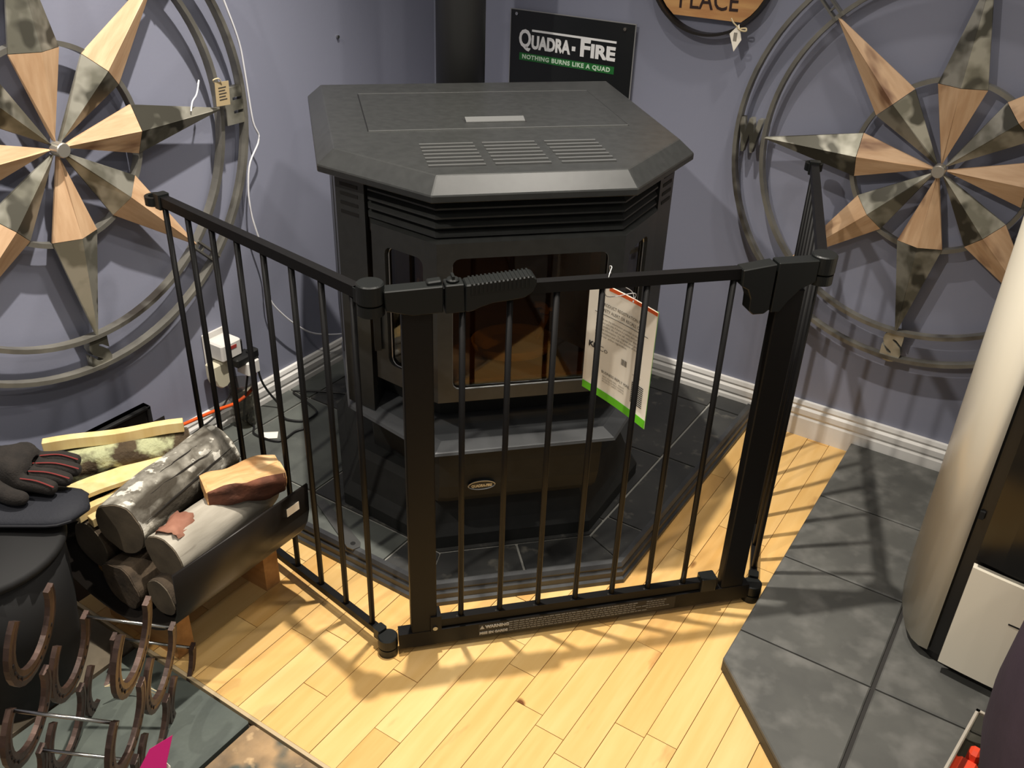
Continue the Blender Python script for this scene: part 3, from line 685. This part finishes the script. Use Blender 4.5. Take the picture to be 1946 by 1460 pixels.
# round PLACE sign
pc = empty('round_wood_sign', 'round black ringed wooden wall sign reading PLACE', 'sign', (.789, 0, 1.092))
m = MB(); n = 72
m.loft([[((.146+a)*math.cos(2*PI*k/n), y_, (.146+a)*math.sin(2*PI*k/n)) for k in range(n)] for a, y_ in ((-.003, -.010), (.003, -.010), (.003, -.036), (-.003, -.036), (-.003, -.010))], cap=False); m.build('metal_ring', cradm, pc)
m = MB(); m.loft([[((.128+a)*math.cos(2*PI*k/n), y_, (.128+a)*math.sin(2*PI*k/n)) for k in range(n)] for a, y_ in ((-.002, -.006), (.002, -.006), (.002, -.016), (-.002, -.016), (-.002, -.006))], cap=False)
zs = [-.113, -.045, .022, .09]
for a, b in zip(zs, zs[1:]):
    ra = .139; xa = lambda z: math.sqrt(max(ra*ra-z*z, 0))
    pr = [(-xa(a), a+.001)]+[(xa(a), a+.001)]+[(xa(a+(b-a)*k/4), a+(b-a)*k/4) for k in (1, 2, 3)]+[(xa(b), b-.001), (-xa(b), b-.001)]+[(-xa(a+(b-a)*k/4), a+(b-a)*k/4) for k in (3, 2, 1)]
    MB().xz(pr, -.022, -.010).build('wood_board', signwood, pc)
text('burnt_lettering', 'PLACE', .058, burnt, pc, (-.072, -.0224, -.096), (1, 0, .04), (-.04, 0, 1), offset=.0004, width=.140)
pt = empty('small_price_tag', 'small white price tag tied under the round wooden sign', 'tag', (.868, -.040, .955))
MB().xz([(-.013, .002), (.006, .024), (.016, -.008), (.002, -.034)], -.0005, .0005).build('tag_card', paper, pt)
MB().box((-.003, -.001, -.012), (.005, -.0006, .006)).build('tag_print', greyink, pt)
MB().tube(smooth_path([(.004, -.001, .018), (-.006, -.004, .026), (-.014, 0, .034)]), .0016, 5).tube(smooth_path([(.004, -.001, .016), (.014, -.004, .012), (.024, -.002, .012), (.022, 0, .017), (.010, 0, .015)]), .002, 5).build('tag_bow', twine, pt)
m = MB(); m.loft([[(.23+.004*math.cos(2*PI*k/12), y_, 1.06+.004*math.sin(2*PI*k/12)) for k in range(12)] for y_ in (0, -.006)])
tag(MB().loft([[(a, -.385+.004*math.cos(2*PI*k/12), .892+.004*math.sin(2*PI*k/12)) for k in range(12)] for a in (0, .005)]).build('wall_screw', chrome), 'tiny silver screw in the left wall beside the flue pipe', 'screw')

# ------------------------------------------------------------------ cords, adapters
tag(MB().tube(smooth_path([(.032, -.781, 1.12), (.032, -.755, 1.032), (.032, -.743, 1.001), (.032, -.719, .926), (.032, -.712, .861), (.032, -.705, .759), (.032, -.693, .715), (.032, -.731, .659), (.032, -.741, .563), (.032, -.719, .452), (.032, -.718, .343), (.032, -.675, .269), (.032, -.601, .194), (.032, -.536, .157), (.032, -.460, .128), (.03, -.40, .11)]), .0022, 6).build('white_cable', cordw, smooth=True), 'thin white cord trailing down the left wall to the stove', 'cord')
tag(MB().tube(smooth_path([(.062, -.812, .20), (.055, -.808, .16), (.05, -.819, .128), (.05, -.869, .115), (.05, -.933, .124), (.05, -1.031, .134), (.055, -1.108, .145), (.09, -1.2, .14)]), .0042, 8).build('extension_cable', orangec, smooth=True), 'bright orange extension cord running behind the firewood', 'cord')
tag(MB().tube(smooth_path([(.062, -.812, .235), (.05, -.790, .21), (.045, -.785, .15), (.05, -.770, .10), (.074, -.753, .052), (.10, -.775, .051), (.124, -.784, .050), (.161, -.766, .050), (.167, -.732, .050), (.153, -.711, .050), (.085, -.690, .050), (.045, -.680, .050), (.058, -.672, .055), (.110, -.632, .052), (.17, -.60, .050)]), .0028, 7).build('electric_cable', cordb, smooth=True), 'black power cord looping on the hearth right of the outlet', 'cord')
tag(MB().tube(smooth_path([(.06, -.830, .19), (.052, -.84, .13), (.050, -.852, .07), (.058, -.847, .050), (.082, -.853, .0492), (.11, -.876, .0492), (.178, -.864, .0492), (.179, -.812, .0492), (.188, -.79, .0492)]), .0026, 7).build('electric_cable', cordb, smooth=True), 'black power cord curling around the white paper slip', 'cord')
tag(MB().tube(smooth_path([(.05, -.862, .185), (.042, -.88, .14), (.035, -.92, .10), (.035, -.99, .085), (.04, -1.06, .08)]), .0024, 7).build('electric_cable', cordb, smooth=True), 'thin black cord dropping left from the outlet', 'cord')
tag(MB().box((-.021, -.014, 0), (.021, .014, .0006)).build('paper_slip', paper, loc=(.137, -.857, HZ+.0009), rotz=.72), 'small white paper slip lying on the hearth tiles', 'paper')
ou = empty('wall_outlet', 'white wall outlet on the left wall crowded with plugs', 'outlet', (0, -.87, .262), PI/2)
MB().box((-.035, -.006, -.058), (.035, 0, .034), ch=.003).build('cover_plate', white, ou)
ad = empty('power_adapter', 'white power adapter plugged high in the wall outlet', 'adapter', (.006, -.868, .262), PI/2)
MB().box((-.032, -.055, -.022), (.028, 0, .022)).build('adapter_body', white, ad, bevel=.004)
MB().box((-.010, -.056, .004), (.012, -.0545, .012)).build('adapter_label', mat('dull_red', 'a33a34', .6), ad)
MB().box((.026, -.045, -.03), (.04, -.012, .010)).build('plug_face', cordb, ad, bevel=.003)
ad = empty('power_adapter', 'black plug wedged between the two white adapters', 'adapter', (.058, -.842, .228), PI/2)
MB().box((-.030, -.018, -.012), (.026, .018, .012)).box((.01, -.022, -.004), (.036, .0, .020)).build('adapter_body', cordb, ad, bevel=.004)
ad = empty('power_adapter', 'white cube adapter with orange plug below the black plug', 'adapter', (.060, -.828, .212), PI/2)
MB().box((-.020, -.022, -.026), (.018, .020, .010)).build('adapter_body', white, ad, bevel=.003)
MB().box((.0, -.010, .008), (.020, .010, .018)).build('orange_plug', orangec, ad, bevel=.002)
ad = empty('power_timer', 'rounded ivory plug-in timer hanging under the outlet', 'adapter', (.016, -.893, .215), PI/2)
MB().loft([[(a*.026, -y_, .018-.062*t) for a, t in ((-1, 0), (1, 0), (1, .6), (.75, .9), (.3, 1.05), (-.3, 1.05), (-.75, .9), (-1, .6))] for y_ in (0, .032)]).build('timer_body', mat('ivory', 'cfc9b2', .45), ad, bevel=.003)
gj = tag(MB().loft([[(q*math.cos(2*PI*k/20), q*math.sin(2*PI*k/20), z) for k in range(20)] for q, z in ((.020, 0), (.026, .004), (.030, .12), (.0285, .12), (.0245, .006), (.018, .004))]).build('plastic_cup', clearm, loc=(.052, -.852, HZ+.0009)), 'clear plastic sleeve standing below the outlet', 'cup')

# ------------------------------------------------------------------ black panel by left wall
bp = empty('black_tray', 'flat black tray leaning on the left wall behind the firewood', 'tray', (.02, -1.20, 0), PI/2)
MB().box((-.42, -.030, .002), (.098, -.012, .225)).box((-.42, -.036, .002), (-.41, -.012, .225)).box((.088, -.036, .002), (.098, -.012, .225)).box((-.42, -.036, .217), (.098, -.012, .225)).build('tray_panel', bucket, bp, bevel=.002)

# ------------------------------------------------------------------ log cradle
cr = empty('log_cradle', 'curved black metal log cradle on wooden legs holding firewood', 'log holder', (.395, -1.32, 0))
sec = [(.198*math.sin(t), .285-.185*math.cos(t)**.62 if math.cos(t) > 0 else .285) for t in [math.radians(-90+180*k/20) for k in range(21)]]
yA, yB = -.150, .150
m = MB(); n = len(sec); ins = [(x_*.985, z_+.0025) for x_, z_ in sec]
vs = [(x_, yA, z_) for x_, z_ in sec]+[(x_, yB, z_) for x_, z_ in sec]+[(x_, yA, z_) for x_, z_ in ins]+[(x_, yB, z_) for x_, z_ in ins]; fs = []
for i_ in range(n-1):
    fs += [(i_, i_+1, n+i_+1, n+i_), (2*n+i_, 3*n+i_, 3*n+i_+1, 2*n+i_+1), (i_, 2*n+i_, 2*n+i_+1, i_+1), (n+i_, n+i_+1, 3*n+i_+1, 3*n+i_)]
fs += [(0, n, 3*n, 2*n), (n-1, 3*n-1, 4*n-1, 2*n-1)]
m.add(vs, fs).build('steel_sheet', cradm, cr, smooth=True)
MB().box((.1955, .095, .245), (.1975, .125, .262)).build('price_sticker', paper, cr)
for y_ in (-.088, .128):
    prof = [(-.10, 0), (.095, 0), (.095, .128), (.07, .112), (.04, .101), (0, .0975), (-.04, .101), (-.07, .112), (-.10, .128)]
    MB().xz(prof, y_-.018, y_+.018).build('wooden_leg', boxwood, cr)

def log(name, p0, p1, rad, barkm, label, seed=0, endm=None, cut=None, squash=1, twist=0, cat='firewood', grp='firewood pieces in the log cradle', amp=.12, peels=False):
    p0, p1 = Vector(p0), Vector(p1); d = p1-p0; L = d.length; q = d.to_track_quat('Z', 'Y')
    e = empty(name, label, cat, p0, 0, grp); e.rotation_euler = q.to_euler()
    n, kk = 28, 14; rings = []; ring0 = None
    for j in range(kk+1):
        z = L*j/kk; rg_ = []
        for i_ in range(n):
            t = 2*PI*i_/n+twist; x_, y_ = math.cos(t), math.sin(t)
            rr = rad*(1+amp*noise.noise(Vector((x_*1.3+seed, y_*1.3, z*6)))+amp*.35*noise.noise(Vector((x_*5+seed, y_*5, z*25))))
            x_ *= rr; y_ *= rr*squash
            if cut is not None:
                nx, ny_ = math.cos(cut[0]), math.sin(cut[0]); s_ = x_*nx+y_*ny_; lim = cut[1]*rad+.002*noise.noise(Vector((x_*80, z*30, seed)))+.012*noise.noise(Vector((x_*22, z*16, seed+4)))+.10*(z-L/2)
                if s_ > lim: x_ -= nx*(s_-lim); y_ -= ny_*(s_-lim)
            rg_.append((x_, y_, z))
        rings.append(rg_)
    m = MB(); vs = [p for q_ in rings for p in q_]; fs = []; ms = []
    for j in range(kk):
        for i_ in range(n):
            a = j*n+i_; b_ = j*n+(i_+1) % n; fs.append((a, b_, b_+n, a+n))
            if cut is not None:
                tm = 2*PI*(i_+.5)/n+twist; dd = math.cos(tm-cut[0]); ms.append(1 if dd > cut[1]*1.0 else 0)
            else: ms.append(0)
    m.add(vs, fs); m.m = ms
    ob = m.build('log_body', [barkm, splitwood], e, smooth=True)
    for z, rg_ in ((0, rings[0]), (L, rings[-1])):
        s_ = -1 if z == 0 else 1
        MB().loft([[(x_*.995, y_*.995, z-s_*.003) for x_, y_, _ in rg_], [(x_*.97, y_*.97, z+s_*.002) for x_, y_, _ in rg_]]).build('cut_face', endm or endgrain, e)
    return e
big = log('firewood_log', (.398, -1.425, .262), (.343, -1.165, .262), .052, barkgrey, 'thick grey barked log on top with long dark cracks', 1)
m = MB(); q_ = big
for pts, rr in (([(.034, .0405, .02), (.030, .0435, .12), (.036, .038, .24)], .0012), ([(.046, .027, .10), (.045, .029, .18), (.049, .020, .25)], .001)):
    pass
for a0, z0, z1 in ((math.radians(62), .0, .21), (math.radians(38), .10, .262)):
    pts = [((.053+.002*noise.noise(Vector((k, a0, 0))))*math.cos(a0+.02*k), (.053)*math.sin(a0+.02*k), z0+(z1-z0)*k/8) for k in range(9)]
    m.tube(pts, .0014, 5)
A_, B_ = Vector((.398, -1.425, .262)), Vector((.343, -1.165, .262)); crk = MB()
for t0, t1, aa, sl_ in ((.0, .80, 62, -14), (.30, .75, 82, -6), (.05, .95, 22, 4)):
    pts = []
    for k in range(13):
        t = t0+(t1-t0)*k/12; an = math.radians(aa+sl_*k/12+5*noise.noise(Vector((k*.5, aa, 0)))); pts.append(A_+(B_-A_)*t+Vector((.98*math.cos(an), .2*math.cos(an), math.sin(an)))*.0525-A_)
    crk.tube(pts, [.0004+.0016*math.sin(PI*k/12) for k in range(13)], 5)
ck = crk.build('bark_crack', mat('crack_dark', '17120c', .95), None); ck.parent = big; ck.matrix_parent_inverse = (Matrix.Translation(big.location) @ big.rotation_euler.to_matrix().to_4x4()).inverted(); ck.location = A_
log('firewood_log', (.493, -1.415, .238), (.478, -1.180, .238), .043, birch, 'pale birch log with a curl of peeling bark', 5)
log('firewood_log', (.303, -1.432, .186), (.303, -1.175, .186), .047, darkbark, 'dark log low on the left under the grey log', 9, endm=endgrain)
log('firewood_log', (.402, -1.450, .152), (.402, -1.190, .152), .047, darkbark, 'rough dark log at the bottom with a pale split end', 13, amp=.25, endm=darkbark)
log('firewood_log', (.500, -1.440, .168), (.500, -1.190, .168), .036, darkbark, 'dark log low against the curved metal side', 17)
log('firewood_log', (.178, -1.380, .270), (.296, -1.190, .270), .033, lichen, 'crooked log crusted with pale green lichen', 21, amp=.3)
log('split_firewood', (.462, -1.292, .300), (.530, -1.176, .296), .040, redbark, 'split orange brown wedge with torn red bark on the birch log', 25, cut=(math.radians(80), .22), endm=splitwood, amp=.5)
def stick(p0, p1, w_, h_, label, m_=pine, wob=.0018):
    p0, p1 = Vector(p0), Vector(p1); d = p1-p0; L = d.length; x_ = d.normalized(); side = x_.cross(Vector((0, 0, 1))).normalized(); up = side.cross(x_)
    e = empty('kindling_stick', label, 'firewood', p0, 0, 'firewood pieces in the log cradle')
    rings = []
    for k in range(11):
        c = d*(k/10)+up*wob*math.sin(k*.9)+side*wob*.6*math.sin(k*.5)
        rings.append([c+side*sx*w_/2+up*sz*h_/2 for sx, sz in ((-1, -1), (1, -1), (1, 1), (-1, 1))])
    MB().loft(rings).build('split_stick', m_, e, bevel=.001); return e
stick((.150, -1.395, .318), (.301, -1.200, .318), .018, .022, 'pale split pine stick lying highest at the back')
stick((.258, -1.420, .270), (.300, -1.225, .266), .050, .010, 'wide pale pine board wedged left of the grey log')
stick((.318, -1.432, .243), (.338, -1.3, .245), .018, .018, 'short square pine stick poking out beside the grey log')
stick((.292, -1.440, .246), (.300, -1.3, .248), .016, .020, 'small square pine offcut end near the navy mitt')
# peeling bark curls on the birch
pb = empty('bark_curl', 'curled piece of peeling brown bark lying on the birch log', 'bark', (.487, -1.378, .284), .3)
m = MB(); ns = 10; vs = []
for th in (0, .0015):
    for j in range(5):
        for i_ in range(ns):
            t = -1.1+2.2*i_/(ns-1); rr = .022+.004*noise.noise(Vector((i_*.8, j*.7, 3)))
            vs.append((rr*math.sin(t)*1.15, -.028+.014*j+.006*noise.noise(Vector((i_*.9, j, 1))), (rr+th)*math.cos(t)-.019+.003*math.sin(j*2+i_)))
N = 5*ns; fs = []
for j in range(4):
    for i_ in range(ns-1):
        a = j*ns+i_; fs += [(a, a+1, a+ns+1, a+ns), (N+a, N+a+ns, N+a+ns+1, N+a+1)]
for i_ in range(ns-1): fs += [(i_, N+i_, N+i_+1, i_+1), (4*ns+i_, 4*ns+i_+1, N+4*ns+i_+1, N+4*ns+i_)]
for j in range(4): fs += [(j*ns, (j+1)*ns, N+(j+1)*ns, N+j*ns), (j*ns+ns-1, N+j*ns+ns-1, N+(j+1)*ns+ns-1, (j+1)*ns+ns-1)]
m.add(vs, fs).build('bark_sheet', peel, pb, smooth=True)

# ------------------------------------------------------------------ bucket with padded lid and glove
BC = (.305, -1.612)
bk = empty('ash_bucket', 'black bucket with a flat lid left of the firewood', 'bucket', (BC[0], BC[1], 0))
MB().loft([[(q*math.cos(2*PI*k/40), q*math.sin(2*PI*k/40), z) for k in range(40)] for q, z in ((.094, .002), (.099, .006), (.116, .16), (.124, .300))]).build('bucket_body', bucket, bk, smooth=True)
MB().loft([[(q*math.cos(2*PI*k/40), q*math.sin(2*PI*k/40), z) for k in range(40)] for q, z in ((.126, .296), (.130, .300), (.130, .308), (.124, .313), (.04, .316))]).build('bucket_lid', bucket, bk, smooth=True)
mt = empty('padded_mitt', 'navy padded mitt lying under the work glove with its tip over the firewood', 'mitt', (.345, -1.500, .333), math.radians(33))
rr_ = []
for k in range(17):
    x_ = .058-.26*k/16; e_ = min(1, math.sqrt(max(0, 1-((x_-.010)/.048)**2)) if x_ > .010 else 1); wd = (.048+.010*(k/16))*max(e_, .12); th = .016*max(e_, .3)
    rr_.append([(x_, wd*math.cos(2*PI*j/20), th*math.sin(2*PI*j/20)*(1+.15*noise.noise(Vector((x_*20, j*.6, 0))))-.001) for j in range(20)])
MB().loft(rr_).build('mitt_body', navy, mt, smooth=True)
MB().tube([(q[0], q[1]*1.01, q[2]) for q in [rr_[k][0] for k in range(16, 0, -1)]]+[(q[0], q[1]*1.01, q[2]) for q in [rr_[k][10] for k in range(1, 17)]], .0022, 5).build('edge_piping', mat('piping_dark', '111218', .8), mt)
def skin(name, chains, m_, parent, sub=2):
    vs = []; es = []; rs = []
    idx = {}
    for ch in chains:
        prev = None
        for (p, rr) in ch:
            key = tuple(round(c, 5) for c in p)
            if key not in idx: idx[key] = len(vs); vs.append(p); rs.append(rr)
            if prev is not None and prev != idx[key]: es.append((prev, idx[key]))
            prev = idx[key]
    me = bpy.data.meshes.new(name); me.from_pydata(vs, es, []); o = bpy.data.objects.new(name, me); COL.objects.link(o); o.parent = parent
    sk = o.modifiers.new('s', 'SKIN'); sv = me.skin_vertices[0].data
    for i_, rr in enumerate(rs): sv[i_].radius = rr if isinstance(rr, tuple) else (rr, rr); sv[i_].use_root = (i_ == 0)
    s2 = o.modifiers.new('u', 'SUBSURF'); s2.levels = sub; s2.render_levels = sub; me.materials.append(m_)
    dg = bpy.context.evaluated_depsgraph_get(); me2 = bpy.data.meshes.new_from_object(o.evaluated_get(dg)); o.modifiers.clear(); o.data = me2
    me2.polygons.foreach_set('use_smooth', [True]*len(me2.polygons)); return o
gl = empty('work_glove', 'dark work glove with red seams lying on the navy mitt', 'glove', (.262, -1.500, .350), math.radians(33))
# local x: fingers, y: across
ch = [[((-.10, 0, .030), .040), ((-.05, 0, .028), .042), ((0, 0, .024), .040), ((.02, 0, .022), .036)]]
fingers = []
for k, (y_, L_) in enumerate(((.036, .062), (.012, .074), (-.013, .070), (-.036, .055))):
    c_ = [((0, 0, .024), .040), ((.025, y_*.9, .020), .016), ((.025+L_*.5, y_*1.05+.002, .020), .0145), ((.025+L_, y_*1.1, .013), .012)]
    ch.append(c_); fingers.append(c_)
ch.append([((-.05, 0, .028), .042), ((-.02, -.045, .016), .017), ((.02, -.064, .013), .0145), ((.045, -.062, .011), .012)])
skin('glove_shell', ch, glove, gl)
skin('glove_cuff', [[((-.10, 0, .030), (.042, .030)), ((-.13, .004, .031), (.044, .028)), ((-.17, .01, .03), (.048, .026))]], glovepalm, gl)
for c_ in fingers[:4]:
    pts = [Vector(q[0])+Vector((0, -.008, q[1]*.92)) for q in c_[1:]]
    MB().tube(smooth_path(pts), .0012, 5).build('red_seam', glovered, gl)

# ------------------------------------------------------------------ horseshoe wine rack
RK = empty('horseshoe_rack', 'rusty brown rack of welded horseshoes joined by steel rods', 'rack', (.588, -1.710, .287))
R_ = Matrix(((.839, -.543, -.041), (.528, .792, .308), (-.135, -.279, .951)))
RK.rotation_euler = R_.to_euler()
s_ = .9; rl = .1523*s_; wh = .0582*s_; hh = .1175*s_; bw = .1516*s_; bz = .1299*s_; row = .1456*s_
def shoe_mesh():
    path = []
    for k in range(-9, 10):
        t = math.radians(126)*k/9; path.append((wh*1.12*math.sin(t), hh/1.588*(1-math.cos(t))))
    m = MB(); rings = []
    for i_, (y_, z_) in enumerate(path):
        a = path[max(i_-1, 0)]; b_ = path[min(i_+1, len(path)-1)]; d = Vector((b_[0]-a[0], b_[1]-a[1])).normalized(); nn = Vector((-d.y, d.x))
        k = abs(i_-9)/9; hw = .0120-.0035*k; ht = .0042
        rings.append([(x_, y_+nn.x*w_, z_+nn.y*w_) for x_, w_ in ((-ht, -hw), (ht*.8, -hw), (ht, -hw*.3), (ht*.7, 0), (ht, hw*.3), (ht*.8, hw), (-ht, hw))])
    m.loft(rings)
    for s2 in (-1, 1):
        for k in range(4):
            j = 9+s2*(2+k); y_, z_ = path[j]
            m.box((-.0046, y_-.0015, z_-.0024), (.0044, y_+.0015, z_+.0024), 1)
    return m
sm = shoe_mesh().build('horseshoe', [iron, mat('nail_hole', '140f0c', .9)], RK)
spots = [(0, 0), (0, -row), (0, -2*row), (bw, -bz), (bw, -bz-row), (2*bw, -2*bz), ]
first = True
for x_ in (0, rl):
    for y_, z_ in spots:
        if first: o = sm; first = False
        else: o = sm.copy(); COL.objects.link(o); o.parent = RK
        o.location = (x_, y_, z_)
rod = None
for y_, z_ in spots:
    for s2 in (-1, 1):
        m = MB().tube([(-.004, y_+s2*wh*.905, z_+hh-.003), (rl+.004, y_+s2*wh*.905, z_+hh-.003)], .0028, 8)
        if (y_, z_, s2) in ((bw, -bz, 1), (2*bw, -2*bz, 1), (0, -row, -1), (0, -2*row, -1), (0, -2*row, 1)): m.build('steel_rod', chrome, RK, smooth=True)
MB().tube(smooth_path([(rl*.1, 2*bw-.02, -2*bz+.05), (rl*.35, 2*bw, -2*bz+.055), (rl*.9, 2*bw-.02, -2*bz+.045)]), .0009, 5).tube(smooth_path([(rl*.1, 2*bw-.02, -2*bz+.05), (rl*.4, 2*bw, -2*bz+.046), (rl*.9, 2*bw-.02, -2*bz+.040)]), .0009, 5).build('raffia_tie', twine, RK)
pk = empty('pink_price_tag', 'bright pink paper tag hanging from the horseshoe rack', 'tag', (.842, -1.700, .270), .35)
MB().xz([(-.045, -.055), (.010, -.055), (.012, .005), (.020, .048), (-.012, .020)], -.0004, .0004).build('tag_card', pink, pk, rot=(-.3, 0, 0))
MB().xz([(-.010, -.06), (.022, -.055), (.016, .000), (.0, .012)], .002, .0026).build('white_backing', paper, pk, rot=(-.3, 0, 0))

# ------------------------------------------------------------------ metal strap on hearth
sr = tag(MB().prism([(0, -.010), (.170, -.015), (.183, -.008), (.183, .008), (.170, .015), (0, .010)], 0, .003).build('steel_strap', [mat('strap_metal', '5b5b59', .4, .5)], loc=(.420, -.978, HZ+.0009), rotz=math.atan2(-.07, .162)), 'flat grey metal strap with a hole lying on the hearth', 'bracket')
MB().cyl((.166, 0), .0055, .0028, .0034, 16).build('strap_hole', dark, sr)

# ------------------------------------------------------------------ cream stove on right
cs = empty('cream_stove', 'tall cream and black stove with curved sides on the grey hearth', 'stove', (1.85, -.38, .031))
ox, oy = 1.85, -.38
side = [(1.628, -.668), (1.612, -.666), (1.597, -.655), (1.583, -.634), (1.570, -.600), (1.560, -.560), (1.552, -.51), (1.547, -.45), (1.546, -.38), (1.550, -.30), (1.560, -.22), (1.575, -.15)]
inn = [(x_+.012, y_+.006) for x_, y_ in side][::-1]; inn[-1] = (1.628, -.655)
H_ = 1.02
def zprof(poly): return [(x_-ox, y_-oy) for x_, y_ in poly]
for s2 in (1, -1):
    pol = zprof(side+inn); pol = [(x_*s2, y_) for x_, y_ in pol]
    if s2 < 0: pol = pol[::-1]
    MB().prism(pol, .022, H_).build('side_panel', cream, cs, smooth=True)
front = [(1.60, -.64), (1.632, -.664), (1.70, -.680), (1.78, -.692), (1.85, -.695), (1.92, -.692), (2.0, -.680), (2.068, -.664), (2.10, -.64), (2.12, -.16), (1.58, -.16)]
fp = zprof(front); fb_ = [(x_*.97, y_*.985) for x_, y_ in fp]
MB().prism(fb_, 0, .024).build('base_plinth', mat('base_black', '171514', .5), cs)
MB().prism(fp, .020, H_-.01).build('black_housing', stoveblk, cs)
MB().prism([(x_*1.02, y_*1.01) for x_, y_ in fp], H_-.01, H_+.03).build('top_plate', stoveblk, cs)
dpts = [(1.650+.4*k/10, 0) for k in range(11)]
def fy(x_): t = (x_-1.85)/.24; return -.706+.022*t*t
dpo = [(x_-ox, fy(x_)-oy) for x_, _ in dpts]; dpi = [(x_-ox, fy(x_)-oy+.014) for x_, _ in dpts][::-1]
lo_ = MB().prism(dpo+dpi, .026, .248).build('lower_door', cream, cs)
xa = 1.728
hnd = [(xa+.22*k/8-ox, fy(xa+.22*k/8)-oy-.0006) for k in range(9)]; hni = [(x_, y_+.0010) for x_, y_ in hnd][::-1]
MB().prism(hnd+hni, .168, .171).build('door_slot', dark, lo_)
dp2 = [(x_-ox, fy(x_)-oy+.004) for x_, _ in dpts]; dp2i = [(x_, y_+.012) for x_, y_ in dp2][::-1]
MB().prism(dp2+dp2i, .262, .90).build('glass_door', mat('black_glass', '0c0b0b', .12), cs)
MB().box((1.632-ox, -.670-oy, .33), (1.640-ox, -.664-oy, .345)).build('hinge_hole', dark, cs)

# ------------------------------------------------------------------ purple cloth bag and clear tray
pb = empty('cloth_bag', 'dark purple slumped cloth bag at the right edge on the tiles', 'bag', (1.872, -.925, .031))
rings = []
for z, rx, ry in ((0, .09, .17), (.02, .10, .18), (.08, .125, .195), (.16, .145, .205), (.24, .150, .205), (.34, .145, .20), (.44, .13, .18), (.49, .10, .14), (.505, .04, .05)):
    rings.append([((rx*(1+.08*noise.noise(Vector((math.cos(t)*1.5, math.sin(t)*1.5, z*8)))))*math.cos(t), ry*(1+.08*noise.noise(Vector((math.cos(t)*1.5, math.sin(t)*1.5, z*8+5))))*math.sin(t), z) for t in [2*PI*k/48 for k in range(48)]])
MB().loft(rings).build('bag_body', purple, pb, smooth=True)
MB().tube(smooth_path([(-.06, -.06, .48), (-.02, -.03, .55), (.05, 0, .56), (.09, .03, .48)]), .008, 8).build('bag_handle', purple, pb, smooth=True)
tr = empty('clear_tray', 'clear plastic tray beside the purple bag at the bottom right', 'tray', (1.742, -.905, .031), -.15)
bx = MB(); a, b_, hz = .028, .085, .07
for lo__, hi__ in (((-a, -b_, 0), (a, b_, .002)), ((-a, -b_, 0), (-a+.002, b_, hz)), ((a-.002, -b_, 0), (a, b_, hz)), ((-a, -b_, 0), (a, -b_+.002, hz)), ((-a, b_-.002, 0), (a, b_, hz))): bx.box(lo__, hi__)
bx.build('tray_shell', clearm, tr)
MB().box((-a-.004, -b_-.004, hz-.004), (-a+.002, b_+.004, hz)).box((a-.002, -b_-.004, hz-.004), (a+.004, b_+.004, hz)).box((-a-.004, b_-.002, hz-.004), (a+.004, b_+.004, hz)).build('tray_rim', mat('frosted_rim', 'b3ab9e', .3), tr)
og = empty('orange_clip', 'small orange plastic clip inside the clear tray', 'clip', (1.735, -.895, .034), -.15)
MB().box((-.018, -.03, 0), (.016, .01, .03)).box((-.008, .008, .0), (.012, .03, .045)).build('clip_body', orangeb, og, bevel=.006)
